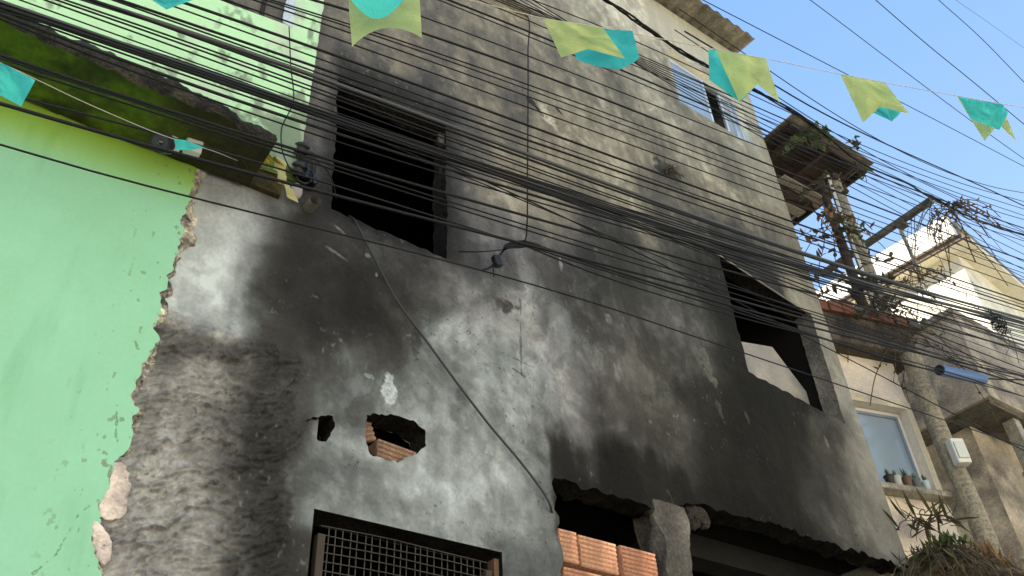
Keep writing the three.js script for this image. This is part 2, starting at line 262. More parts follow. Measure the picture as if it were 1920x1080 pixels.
  for (const [[ax, ay], [bx, by]] of CRACKS) {
    const L2 = (bx - ax) ** 2 + (by - ay) ** 2, t = ((x - ax) * (bx - ax) + (y - ay) * (by - ay)) / L2; if (t < 0 || t > 1) continue;
    const d = Math.abs((x - ax) * (by - ay) - (y - ay) * (bx - ax)) / Math.sqrt(L2) + 0.03 * (fbm(x * 12, y * 12, 3) - 0.5); if (Math.abs(d) < 0.006) v *= 0.72;
  }
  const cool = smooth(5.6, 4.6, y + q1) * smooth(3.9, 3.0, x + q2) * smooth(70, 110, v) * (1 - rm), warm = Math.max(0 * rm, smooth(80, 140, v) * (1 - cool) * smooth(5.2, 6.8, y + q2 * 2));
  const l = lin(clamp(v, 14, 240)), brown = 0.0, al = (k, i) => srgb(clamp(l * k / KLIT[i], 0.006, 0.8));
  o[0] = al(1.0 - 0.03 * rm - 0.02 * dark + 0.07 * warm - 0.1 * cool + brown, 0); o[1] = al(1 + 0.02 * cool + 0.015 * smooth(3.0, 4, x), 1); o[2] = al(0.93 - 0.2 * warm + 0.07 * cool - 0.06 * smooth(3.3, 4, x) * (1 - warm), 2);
});
const wallBump = tex(TW, TH, (i, j, o) => {
  const x = lerp(WX0, WX1, i / TW), y = lerp(WY0, WY1, j / TH);
  let h = 0.5 + 0.34 * (fbm(x * 7, y * 7, 5) - 0.5) + 0.22 * (fbm(x * 45, y * 40, 3) - 0.5) + 0.1 * (fbm(x * 120, y * 120, 2) - 0.5);
  const rmb = roughMask(x, y); if (rmb > 0) h += 0.3 * rmb * ridges(x, y).h;
  for (const s of SPOTS) { const dx = x - s.x, dy = y - s.y; if (Math.abs(dx) > 0.4 || Math.abs(dy) > 0.4) continue; const a = (dx * s.c + dy * s.s) / s.a, b = (-dx * s.s + dy * s.c) / s.b, e = Math.sqrt(a * a + b * b) + 1.3 * (fbm(x * 18 + 2, y * 18, 4) - 0.5); h -= 0.22 * smooth(1, 0.75, e); }
  o[0] = o[1] = o[2] = 255 * clamp(h);
}, false);
M.wall = new THREE.MeshPhysicalMaterial({ roughness: 1, specularIntensity: 0.25, map: wallMap, bumpMap: wallBump, bumpScale: 0.03 });
const onWall = (g) => uvXY(g, WX0, WY0, WX1 - WX0, WY1 - WY0);

// ------------------------------------------------------------------ the burnt house
const burnt = thing('burnt_house', 'fire blackened grey rendered house with gutted window openings and wavy sheet roof', 'house');
const R = 6.59, TOP = 10.66;
const cornerPts = (list) => list.map(([a, b]) => wall2(a, b));
const winA = cornerPts([[621, 392], [838, 486], [836, 236], [634, 146]]);
const winB = cornerPts([[1404, 697], [1585, 795], [1521, 590], [1347, 474]]);
const winC = [[5.19, 8.8], [6.34, 8.8], [6.34, 9.7], [5.2, 9.74]];
const winD = [[2.2, 8.66], [3.12, 8.7], [3.12, 9.6], [2.2, 9.6]];
const hole1 = cornerPts([[569, 790], [588, 781], [624, 780], [628, 800], [612, 828], [596, 826], [580, 806]]);
const hole2 = cornerPts([[688, 778], [716, 776], [738, 778], [775, 788], [797, 806], [799, 836], [776, 852], [745, 868], [700, 856], [687, 832]]);
const outline = [[0.1, 0], [1.56, 0], [1.56, 3.41], [2.63, 3.41], [2.63, 0], [3.0, 0],
  ...jag([[3.02, 3.3], [3.03, 3.94], [3.4, 3.93], [3.8, 3.92], [4.25, 4.06], [4.9, 4.07], [R, 4.07]], 0.03, 0.04), [R, TOP], [0.1, TOP]];
for (const [h, a, st] of [[winA, 0.012, 0.05], [winB, 0.012, 0.05], [hole1, 0.015, 0.02], [hole2, 0.012, 0.02]]) h.splice(0, h.length, ...jag(h, a, st, true));
function faceOnly(g) { const n = g.groups.find((q) => q.materialIndex === 0); const o = new THREE.BufferGeometry(); for (const k of ['position', 'normal', 'uv']) { const at0 = g.attributes[k], z = at0.itemSize; o.setAttribute(k, new THREE.BufferAttribute(at0.array.slice(n.start * z, (n.start + n.count) * z), z)); } return o; }
function strip(pts, depth) {   // thickness of the wall seen in its openings, broken and uneven
  const pos = [], uv = [], idx = [], m = 4; let run = 0;
  pts.forEach(([x, y], i) => { if (i) run += Math.hypot(x - pts[i - 1][0], y - pts[i - 1][1]); for (let j = 0; j <= m; j++) { const t = j / m, e = (t > 0 ? 0.014 : 0) * (fbm(x * 30 + t * 7, y * 30, 3) - 0.5); pos.push(x + e, y + e, -depth * t); uv.push(run, t * depth); } });
  for (let i = 0; i + 1 < pts.length; i++) for (let j = 0; j < m; j++) { const a = i * (m + 1) + j; idx.push(a, a + 1, a + m + 1, a + 1, a + m + 2, a + m + 1); }
  const o = new THREE.BufferGeometry(); o.setAttribute('position', new THREE.Float32BufferAttribute(pos, 3)); o.setAttribute('uv', new THREE.Float32BufferAttribute(uv, 2)); o.setIndex(idx); o.computeVertexNormals(); return o;
}
const ring = (pts, depth) => strip([...pts, pts[0]], depth);
M.reveal = new THREE.MeshPhysicalMaterial({ roughness: 1, specularIntensity: 0.2, map: grainTex([34, 32, 30], 0.7, { stain: 0.6 }), bumpMap: bumpTex, bumpScale: 0.02, side: THREE.DoubleSide });
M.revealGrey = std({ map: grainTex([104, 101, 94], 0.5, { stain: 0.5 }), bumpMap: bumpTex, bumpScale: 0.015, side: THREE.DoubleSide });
const front = onWall(slabShape(outline, 0.17, 0, [winA, winB, winC, winD, hole1, hole2]));
const frontFace = faceOnly(front);
const frontWall = mesh('wall', frontFace, M.wall, burnt);
mesh('reveal', [...[winA, winD, hole1, hole2].map((h) => ring(h, 0.17)), strip(outline.slice(1, -2), 0.17)], M.reveal, frontWall).userData.kind = 'stuff';
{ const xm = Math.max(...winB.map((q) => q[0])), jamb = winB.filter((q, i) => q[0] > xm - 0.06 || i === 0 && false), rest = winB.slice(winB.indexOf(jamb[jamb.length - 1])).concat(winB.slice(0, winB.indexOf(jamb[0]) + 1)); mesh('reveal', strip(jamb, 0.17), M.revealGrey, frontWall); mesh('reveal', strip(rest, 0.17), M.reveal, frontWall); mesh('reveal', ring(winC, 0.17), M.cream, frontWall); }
{ // slumped mortar on the strip beside the green house
  const nx = 210, ny = 350, g = new THREE.PlaneGeometry(1.5, 2.5, nx, ny).translate(0.8, 3.62, 0), p = g.attributes.position;
  for (let i = 0; i < p.count; i++) {
    const x = p.getX(i), y = p.getY(i), m = roughMask(x, y);
    const z = m < 0.02 ? -0.03 : lerp(-0.006, 0.002 + 0.012 * fbm(x * 6, y * 6, 3) + 0.034 * ridges(x, y).h + 0.018 * (fbm(x * 40, y * 40, 3) - 0.5), smooth(0, 0.9, m));
    p.setZ(i, z);
  }
  g.computeVertexNormals(); mesh('rough_render', onWall(g), M.wall, frontWall);
}
for (const x of [R - 0.086, 0.19]) mesh('side_wall', uvBox(box(0.17, TOP, 6, x, TOP / 2, -3.175)), M.greyRender, burnt);
mesh('back_wall', box(6.49, TOP, 0.17, 3.345, TOP / 2, -6.27), M.greyRender, burnt);
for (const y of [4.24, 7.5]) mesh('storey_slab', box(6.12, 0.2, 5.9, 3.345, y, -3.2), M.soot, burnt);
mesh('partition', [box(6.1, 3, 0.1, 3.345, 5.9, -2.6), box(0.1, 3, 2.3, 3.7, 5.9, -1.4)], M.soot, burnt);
for (const x of [R - 0.19, 0.3]) mesh('dark_lining', box(0.03, 3.0, 2.4, x, 5.9, -1.4), M.soot, burnt); mesh('dark_lining', [box(0.03, 3.9, 5.6, R - 0.19, 2.0, -3.0)], M.soot, burnt);  // thin near-black sheets added so the rooms look dark through the openings
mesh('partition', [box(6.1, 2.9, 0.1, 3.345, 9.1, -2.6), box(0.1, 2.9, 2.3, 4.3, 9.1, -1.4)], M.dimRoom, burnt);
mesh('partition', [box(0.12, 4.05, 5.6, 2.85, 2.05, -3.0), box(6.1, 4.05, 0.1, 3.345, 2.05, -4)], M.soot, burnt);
{ const b1 = onZ(1400, 1012, -0.5).y, b0 = onZ(1310, 1045, -0.5).y; mesh('ceiling_beam', uvBox(box(2.3, b1 - b0, 0.2, 5.3, (b0 + b1) / 2, -0.6)), std({ map: grainTex([30, 30, 31], 0.5) }), burnt); }
mesh('ceiling_beam', uvBox(box(2.4, 0.1, 0.5, 5.3, 3.74, -1.6)), M.sootRough, burnt);
// pillar between the two openings at street level
{
  const g = new THREE.BoxGeometry(0.23, 3.98, 0.22, 14, 160, 8).translate(0, 2.0, 0), p = g.attributes.position;
  for (let i = 0; i < p.count; i++) { const x = p.getX(i), y = p.getY(i), z = p.getZ(i), n = fbm(y * 7 + x * 9, z * 11 + 3, 4) - 0.5, w = 1 + 0.25 * smooth(3.7, 4, y); p.setXYZ(i, x * w + 0.07 * n, y, z * (1 + 0.2 * n) + 0.045 * (fbm(x * 9, y * 6, 3) - 0.5)); }
  g.computeVertexNormals(); mesh('pillar', uvBox(g), std({ map: grainTex([84, 82, 78], 0.45, { stain: 1.2, sx: 4, sy: 3 }), bumpMap: bumpTex, bumpScale: 0.014 }), burnt, V(3.97, 0, -0.1));
  const lumps = []; for (let i = 0; i < 26; i++) { const s = rr(0.02, 0.055); const q = new THREE.IcosahedronGeometry(s, 2), qp = q.attributes.position; for (let k = 0; k < qp.count; k++) { const f = 0.6 + 0.9 * fbm(qp.getX(k) * 40 + i, qp.getY(k) * 40 + qp.getZ(k) * 31, 3); qp.setXYZ(k, qp.getX(k) * f, qp.getY(k) * f, qp.getZ(k) * f); } q.computeVertexNormals(); lumps.push(q.scale(rr(0.7, 1.7), rr(0.6, 1), 0.8).rotateZ(rr(0, 3)).translate(3.75 + 0.6 * rnd(), 4.03 - 0.12 * rnd() * rnd(), -0.075 + 0.04 * rnd())); }
  const rub = mesh('crumbled_concrete', lumps, M.sootRough, burnt); rub.userData.kind = 'stuff';
}
// hollow bricks that close the middle opening
function hollowBrick(L = 0.274, H = 0.19, D = 0.12) {   // grooved long face turned to the street
  const s = new THREE.Shape(), n = 7, pts = [[-D / 2, 0]];
  for (let i = 0; i < n; i++) { const y0 = (i / n) * H, h = H / n; pts.push([D / 2 - 0.008, y0 + 0.001], [D / 2, y0 + h * 0.3], [D / 2, y0 + h * 0.7], [D / 2 - 0.008, y0 + h - 0.001]); }
  pts.push([-D / 2, H]); pts.forEach(([a, b], i) => (i ? s.lineTo(a, b) : s.moveTo(a, b)));
  return uvBox(new THREE.ExtrudeGeometry(s, { depth: L, bevelEnabled: false }).rotateY(-Math.PI / 2).translate(L / 2, 0, 0).rotateY(0), 1);
}
{
  const infill = mesh('brick_infill', uvBox(box(0.83, 3.62, 0.07, 3.445, 1.81, -0.12)), M.mortar, burnt), long = hollowBrick(), short = hollowBrick(0.125);
  const L = long, S = short;
  for (let r = 0; r < 17; r++) {
    const y = 3.45 - r * 0.212, xs = r % 2 ? [[3.2, L], [3.51, L], [3.76, S]] : [[3.105, S], [3.333, L], [3.645, L]];
    for (const [x, g] of xs) { const b = mesh('brick', g, M.brick[Math.floor(rnd() * 3)], infill, V(x + rr(-0.006, 0.006), y + rr(-0.004, 0.004), -0.075 + rr(-0.006, 0.006))); b.rotation.z = rr(-0.012, 0.012); }
  }
  // broken bricks inside the round hole
  const dull = std({ map: grainTex([138, 112, 96], 0.4, { stain: 0.5 }), bumpMap: bumpTex, bumpScale: 0.01 }); const A = (px, py, z) => onZ(px, py, z);
  for (const [px, py, z, rz, ry, g] of [[738, 850, -0.1, -0.06, 0.03, L], [818, 842, -0.13, 0.7, -0.5, S], [680, 782, -0.15, 0.5, 0.3, S]]) { const b = mesh('brick', g, dull, frontWall, A(px, py, z).add(V(0, -0.17, 0))); b.rotation.set(0, ry, rz); }
}
// lattice gate
{
  const gate = new THREE.Group(); gate.name = 'gate'; gate.position.set(1.56, 0, -0.045); burnt.add(gate);
  for (const x of [0.06, 1.0]) mesh('frame', rbox(0.04, 3.3, 0.05, 0.006, x, 1.66, 0), M.sootIron, gate);
  mesh('jamb', [box(0.03, 3.38, 0.06, 1.05, 1.69, -0.01)], std({ map: grainTex([104, 80, 62], 0.5) }), gate);
  for (let i = 0; i < 23; i++) mesh('wire', new THREE.CylinderGeometry(0.0035, 0.0035, 3.3, 5).rotateZ(rr(-0.003, 0.003)), M.iron, gate, V(0.1 + i * 0.039, 1.71, rr(-0.004, 0.004)));
  for (let i = 0; i < 27; i++) mesh('wire', tube([V(0.06, 0, 0), V(0.4, rr(-0.005, 0.005), 0.012), V(0.7, rr(-0.005, 0.005), 0.01), V(1, 0, 0)], 0.0035, 8, 4), M.iron, gate, V(0, 3.355 - i * 0.042, 0.004));
}
// upper window with sliding sashes
function barFrame(x0, x1, y0, y1, w, d, z) { return [rbox(x1 - x0, w, d, 0.004, (x0 + x1) / 2, y0 + w / 2, z), rbox(x1 - x0, w, d, 0.004, (x0 + x1) / 2, y1 - w / 2, z), rbox(w, y1 - y0 - 2 * w, d, 0.004, x0 + w / 2, (y0 + y1) / 2, z), rbox(w, y1 - y0 - 2 * w, d, 0.004, x1 - w / 2, (y0 + y1) / 2, z)]; }
{
  const w = mesh('window', [...barFrame(5.2, 6.335, 8.8, 9.69, 0.035, 0.07, -0.1)], M.frame, burnt);
  mesh('sash', [...barFrame(5.24, 5.8, 8.84, 9.65, 0.035, 0.03, -0.07)], M.frame, w); mesh('sash', [...barFrame(6.1, 6.3, 8.84, 9.65, 0.035, 0.03, -0.12)], M.frame, w);
  mesh('pane', box(0.49, 0.74, 0.006, 5.52, 9.245, -0.07), M.glass, w); mesh('pane', box(0.13, 0.74, 0.006, 6.2, 9.245, -0.12), M.glass, w);
  mesh('sky_reflection_panel', new THREE.PlaneGeometry(0.56, 0.8).translate(5.52, 9.245, -0.16), M.skyTint, w);  // panel colour carries the sky reflection of the left pane
  const d = mesh('window', [...barFrame(2.22, 3.1, 8.69, 9.58, 0.04, 0.07, -0.08), rbox(0.05, 0.8, 0.05, 0.004, 2.98, 9.14, -0.06)], M.frame, burnt);
  mesh('pane', box(0.84, 0.8, 0.006, 2.66, 9.14, -0.1), M.glass, d);
  mesh('sill', uvBox(box(1.0, 0.05, 0.14, 2.68, 8.655, 0.03)), M.concrete, d);
}
for (const [a, b, w] of [[[826, 250], [830, 300], 0.03], [[828, 315], [834, 480], 0.022]]) mesh('charred_frame', uvBox(beam(onZ(...a, -0.08), onZ(...b, -0.08), w, 0.03)), M.sootRough, burnt);
mesh('hinge', rbox(0.05, 0.12, 0.03, 0.006).translate(...onZ(826, 262, -0.03).toArray()), M.sootIron, burnt);
// rod across the head of the right hand opening
mesh('metal_rod', bar(onZ(1340, 473, 0.02), onZ(1513, 586, 0.02), 0.008), std({ color: rgb(0.3, 0.28, 0.25), roughness: 0.6 }), burnt);
// wavy roof sheets
{
  const roof = new THREE.Group(); roof.name = 'roof'; burnt.add(roof);
  for (let k = 0; k < 7; k++) {
    const x0 = -0.11 + k * 0.955, w = 1.0, nx = 60, g = new THREE.PlaneGeometry(w, 6.6, nx, 2).rotateX(-Math.PI / 2).translate(x0 + w / 2, 0, 0), p = g.attributes.position, dz = rr(-0.03, 0.03), dy = k % 2 ? 0.012 : 0;
    for (let i = 0; i < p.count; i++) { const x = p.getX(i), z = p.getZ(i) - 3.0 + dz; p.setXYZ(i, x, 10.69 + dy + 0.024 * Math.cos((x - x0) * 2 * Math.PI / 0.174) - 0.1 * z, z); }
    const low = g.clone(); const q = low.attributes.position; for (let i = 0; i < q.count; i++) q.setY(i, q.getY(i) - 0.008);
    const ix = low.index; for (let i = 0; i < ix.count; i += 3) { const a = ix.getX(i); ix.setX(i, ix.getX(i + 2)); ix.setX(i + 2, a); }
    g.computeVertexNormals(); low.computeVertexNormals();
    mesh('roof_sheet', [uvBox(g), uvBox(low)], M.roof, roof);
  }
  }
// pale board leaning behind the right hand opening
{
  const pts = [[1390, 640], [1448, 650], [1548, 782], [1560, 830], [1400, 740]].map(([a, b]) => wall2(a, b, -0.3));
  tag(mesh('leaning_board', uvBox(slabShape(pts, 0.03, -0.3, [], 0.004)), std({ map: grainTex([172, 168, 162], 0.12, { stain: 0.2 }), bumpMap: bumpTex, bumpScale: 0.004 })), 'pale board with a slanted edge standing inside the right burnt window opening', 'board');
}
// drain pipe stub
{
  const c = onZ(578, 391, 0.0), g = thing('drain_pipe', 'short open pipe stub sticking out below the corner of the left burnt window', 'pipe', c);
  const sh = new THREE.Shape().absarc(0, 0, 0.04, 0, 6.2832); sh.holes.push(new THREE.Path().absarc(0, 0, 0.034, 0, 6.2832, true));
  mesh('pipe', new THREE.ExtrudeGeometry(sh, { depth: 0.14, bevelEnabled: false, curveSegments: 20 }).translate(0, 0, -0.04).rotateX(0.1), std({ color: rgb(0.2, 0.19, 0.17) }), g);
  mesh('inner_shade', new THREE.CylinderGeometry(0.0335, 0.0335, 0.01, 16).rotateX(Math.PI / 2).translate(0, 0, 0.0), M.soot, g);
}

// ------------------------------------------------------------------ the green house
const green = thing('green_house', 'mint green rendered house with a mossy concrete ledge and a broken wall edge', 'house');
const GX0 = -0.7, GX1 = 1.4, GY0 = 2.2, GY1 = 8.2;
const LEDGE = 5.14;
const GCRACK = [[[176, 942], [148, 962]], [[148, 962], [104, 1040]], [[104, 1040], [60, 1078]], [[218, 760], [216, 820]], [[252, 640], [259, 655]]].map((l) => l.map(([a, b]) => wall2(a, b, 0.035)));
const greenMap = tex(560, 1600, (i, j, o) => {
  const x = lerp(GX0, GX1, i / 560), y = lerp(GY0, GY1, j / 1600);
  const a = fbm(x * 3, y * 3, 4) - 0.5, b = fbm(x * 14, y * 10, 4) - 0.5, c = fbm(x * 90, y * 90, 2) - 0.5, k = 1 + 0.05 * a + 0.025 * b + 0.025 * c;
  let r = 150 * k, g = 211 * k, bl = 179 * (k + 0.03 * a);
  if (y < LEDGE + 0.3) {   // yellow-green tone, darkening to olive towards the ledge
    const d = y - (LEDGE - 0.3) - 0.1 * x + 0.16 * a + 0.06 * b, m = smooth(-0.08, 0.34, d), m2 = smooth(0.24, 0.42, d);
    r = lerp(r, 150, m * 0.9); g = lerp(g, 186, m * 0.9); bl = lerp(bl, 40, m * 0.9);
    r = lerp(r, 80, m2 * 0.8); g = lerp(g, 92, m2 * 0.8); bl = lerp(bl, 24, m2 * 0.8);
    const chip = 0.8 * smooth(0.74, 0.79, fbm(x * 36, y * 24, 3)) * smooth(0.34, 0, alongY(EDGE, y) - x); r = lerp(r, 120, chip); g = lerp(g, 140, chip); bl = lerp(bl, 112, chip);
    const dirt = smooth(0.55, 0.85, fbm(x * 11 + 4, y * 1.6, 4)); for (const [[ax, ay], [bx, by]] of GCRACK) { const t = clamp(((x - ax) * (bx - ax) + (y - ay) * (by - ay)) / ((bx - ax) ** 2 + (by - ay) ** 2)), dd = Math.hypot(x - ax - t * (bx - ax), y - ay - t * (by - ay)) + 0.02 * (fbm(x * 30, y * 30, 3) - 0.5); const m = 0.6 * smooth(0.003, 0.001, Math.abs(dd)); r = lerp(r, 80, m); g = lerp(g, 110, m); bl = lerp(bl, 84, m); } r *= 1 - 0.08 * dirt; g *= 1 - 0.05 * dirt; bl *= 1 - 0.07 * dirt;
  } else {   // mould creeping up from the ledge and along the party wall
    r = 188 * k; g = 232 * k; bl = 184 * k;
    const mo = 0.8 * smooth(0.5, 0.72, fbm(x * 12, y * 8, 5) + 0.42 * smooth(0.7, 0, y - 5.32 - 0.3 * Math.max(0, x - 0.4)) * smooth(0.2, 0.9, x) + 0.12 * smooth(1.0, 1.24, x) - 0.1);
    r = lerp(r, 96, mo * 0.8); g = lerp(g, 104, mo * 0.8); bl = lerp(bl, 90, mo * 0.8);
    const bare = smooth(0.56, 0.7, fbm(x * 6 + 20, y * 4, 4) + 0.22 * smooth(0.85, 1.2, x)) * 0.5; r = lerp(r, 196, bare); g = lerp(g, 204, bare); bl = lerp(bl, 186, bare);
  }
  o[0] = r; o[1] = g; o[2] = bl;
});
M.green = std({ map: greenMap, bumpMap: bumpTex, bumpScale: 0.006 });
const onGreen = (g) => uvXY(g, GX0, GY0, GX1 - GX0, GY1 - GY0);
{
  const edge = jag(EDGE, 0.02, 0.018), lower = [[-5, LEDGE + 0.05], [-5, 0], [edge[edge.length - 1][0], 0], ...edge.slice().reverse(), [0.72, LEDGE + 0.05]];
  const g = onGreen(slabShape(lower, 0.06, 0.035)); mesh('wall', g, M.green, green);
  // the crumbled thickness of the render
  const n = 520, m = 9, pos = [], uv = [], idx = [];
  for (let i = 0; i <= n; i++) {
    const f = (i / n) * (edge.length - 1), k = Math.min(edge.length - 2, f | 0), x = lerp(edge[k][0], edge[k + 1][0], f - k), y = lerp(edge[k][1], edge[k + 1][1], f - k), wd = 0.035 + 0.06 * smooth(0.35, 0.7, fbm(y * 4 + 2, 5, 2)) * 1;
    for (let j = 0; j <= m; j++) { const t = j / m, nn = fbm(x * 60 + t * 4, y * 60, 3) - 0.5; pos.push(x - 0.012 + wd * t + 0.012 * nn, y, j === m ? -0.01 : 0.028 * (1 - t * t) + 0.02 * nn + 0.003); uv.push(x + t * 0.08, y); }
  }
  for (let i = 0; i < n; i++) for (let j = 0; j < m; j++) { const a = i * (m + 1) + j; idx.push(a, a + m + 1, a + 1, a + 1, a + m + 1, a + m + 2); }
  const s = new THREE.BufferGeometry(); s.setAttribute('position', new THREE.Float32BufferAttribute(pos, 3)); s.setAttribute('uv', new THREE.Float32BufferAttribute(uv, 2)); s.setIndex(idx); s.computeVertexNormals();
  mesh('broken_edge', s, std({ map: grainTex([148, 140, 131], 0.9, { sx: 20, sy: 20, stain: 0.3 }), bumpMap: bumpTex, bumpScale: 0.02, side: THREE.DoubleSide }), green);
  const chipM = std({ map: grainTex([198, 186, 182], 0.3, { stain: 0.4 }), bumpMap: bumpTex, bumpScale: 0.016 });
  for (const list of [[[214, 868], [232, 872], [244, 888], [240, 930], [236, 962], [214, 974], [190, 972], [186, 946], [204, 914]], [[176, 978], [190, 986], [206, 1012], [207, 1050], [196, 1062], [182, 1048], [171, 1018]]])
    mesh('plaster_chip', uvBox(slabShape(jag(list.map(([a, b]) => wall2(a, b, 0.03)), 0.01, 0.012, true).reverse(), 0.028, 0.04, [], 0.004)), chipM, green);
  // upper storey
  const win = [[0.38, 6.575], [1.0, 6.705], [0.985, 7.7], [0.38, 7.7]];
  mesh('upper_wall', onGreen(slabShape([[-5, LEDGE + 0.2], [1.228, LEDGE + 0.2], ...jag([[1.235, 5.4], [1.235, 7.9]], 0.006, 0.04), [-5, 7.9]], 0.1, 0.055, [win])), M.green, green);
  mesh('recess_panel', box(0.66, 1.2, 0.02, 0.68, 7.13, -0.09), M.darkConcrete, green);
  const w = mesh('window', [...barFrame(0.4, 0.86, 6.7, 7.68, 0.03, 0.03, 0.0), box(0.02, 0.85, 0.03, 0.64, 7.2, 0.0)], M.darkWood, green); mesh('pane', box(0.4, 0.84, 0.006, 0.62, 7.22, -0.012), std({ color: rgb(0.09, 0.08, 0.065), roughness: 0.5 }), w);
  mesh('white_patch', uvBox(slabShape(jag([wall2(530, 40, 0.058), wall2(548, 52, 0.058), wall2(556, 0, 0.058), wall2(538, 0, 0.058)], 0.01, 0.02, true), 0.01, 0.06)), std({ map: grainTex([190, 204, 214], 0.2) }), green);
  mesh('roof_slab', box(6.3, 0.2, 5.5, -1.9, 8.0, -2.65), M.concrete, green); mesh('house_body', box(5.0, 7.9, 5, -2.45, 3.95, -2.6), M.greyRender, green);
  // ledge
  const x1 = 0.965, nx = 110, nz = 8, nose = [[0.0, 0.0], [0.40, 0.0], [0.415, 0.03], [0.41, 0.1], [0.385, 0.135], [0, 0.16]];
  const lp = [], li = [], lu = []; const L0 = -3, cols = 220;
  for (let i = 0; i <= cols; i++) for (let j = 0; j < nose.length; j++) {
    const x = lerp(L0, x1, i / cols), e = j > 0 && j < 5 ? 1 : 0, n1 = fbm(x * 8, j * 0.6, 4) - 0.5, n2 = fbm(x * 22 + 5, j * 1.3, 3) - 0.5;
    lp.push(x, LEDGE + nose[j][1] + e * 0.035 * n2 * 1 + 0.05 * Math.max(0, x - 0.3) - (j > 1 ? 0.35 * nose[j][1] * smooth(0.2, 0.95, x) : 0), nose[j][0] * (1 - 0.12 * smooth(0.6, 0.965, x)) + e * 0.06 * n1 + 0.02 * n2 + 0.04); lu.push(x, nose[j][0] + nose[j][1]);
  }
  const K = nose.length; for (let i = 0; i < cols; i++) for (let j = 0; j < K - 1; j++) { const a = i * K + j; li.push(a, a + 1, a + K, a + 1, a + K + 1, a + K); }
  const endC = lp.length / 3; lp.push(x1, LEDGE + 0.09, 0.2); lu.push(0, 0); for (let j = 0; j < K - 1; j++) li.push(cols * K + j, cols * K + j + 1, endC);
  const under = [], rest = []; for (let i = 0; i < li.length; i += 3) { const js = [0, 1, 2].map((k) => (li[i + k] < endC ? li[i + k] % K : 9)); (js.every((j) => j <= 1) ? under : rest).push(li[i], li[i + 1], li[i + 2]); }
  const mk = (ix) => { const q = new THREE.BufferGeometry(); q.setAttribute('position', new THREE.Float32BufferAttribute(lp, 3)); q.setAttribute('uv', new THREE.Float32BufferAttribute(lu, 2)); q.setIndex(ix); q.computeVertexNormals(); return q; };
  const algae = tex(512, 256, (i, j, o) => { const x = (i / 512) * 2, y = (j / 256), br = smooth(1.15, 1.9, x), a = fbm(x * 4, y * 5, 5), b = fbm(x * 30, y * 30, 3); const m = smooth(0.35, 0.65, a); const kb = 0.8 + 0.4 * b; o[0] = lerp(lerp(56, 92, m), 48, br) * kb; o[1] = lerp(lerp(64, 112, m), 46, br) * kb; o[2] = 22 * kb; }, true); algae.wrapS = algae.wrapT = THREE.MirroredRepeatWrapping; algae.repeat.set(0.5, 1); algae.offset.set(0.5, 0);
  mesh('ledge_underside', mk(under), std({ map: algae, bumpMap: bumpTex, bumpScale: 0.01, side: THREE.DoubleSide }), green);
  mesh('ledge', mk(rest), std({ map: grainTex([58, 54, 47], 0.7, { stain: 0.5, sx: 14, sy: 14 }), bumpMap: bumpTex, bumpScale: 0.03, side: THREE.DoubleSide }), green);
  mesh('lintel_band', uvBox(box(0.45, 0.13, 0.035, 0.93, LEDGE + 0.13, 0.02)), std({ map: grainTex([66, 60, 30], 0.6), bumpMap: bumpTex, bumpScale: 0.01 }), green);
}

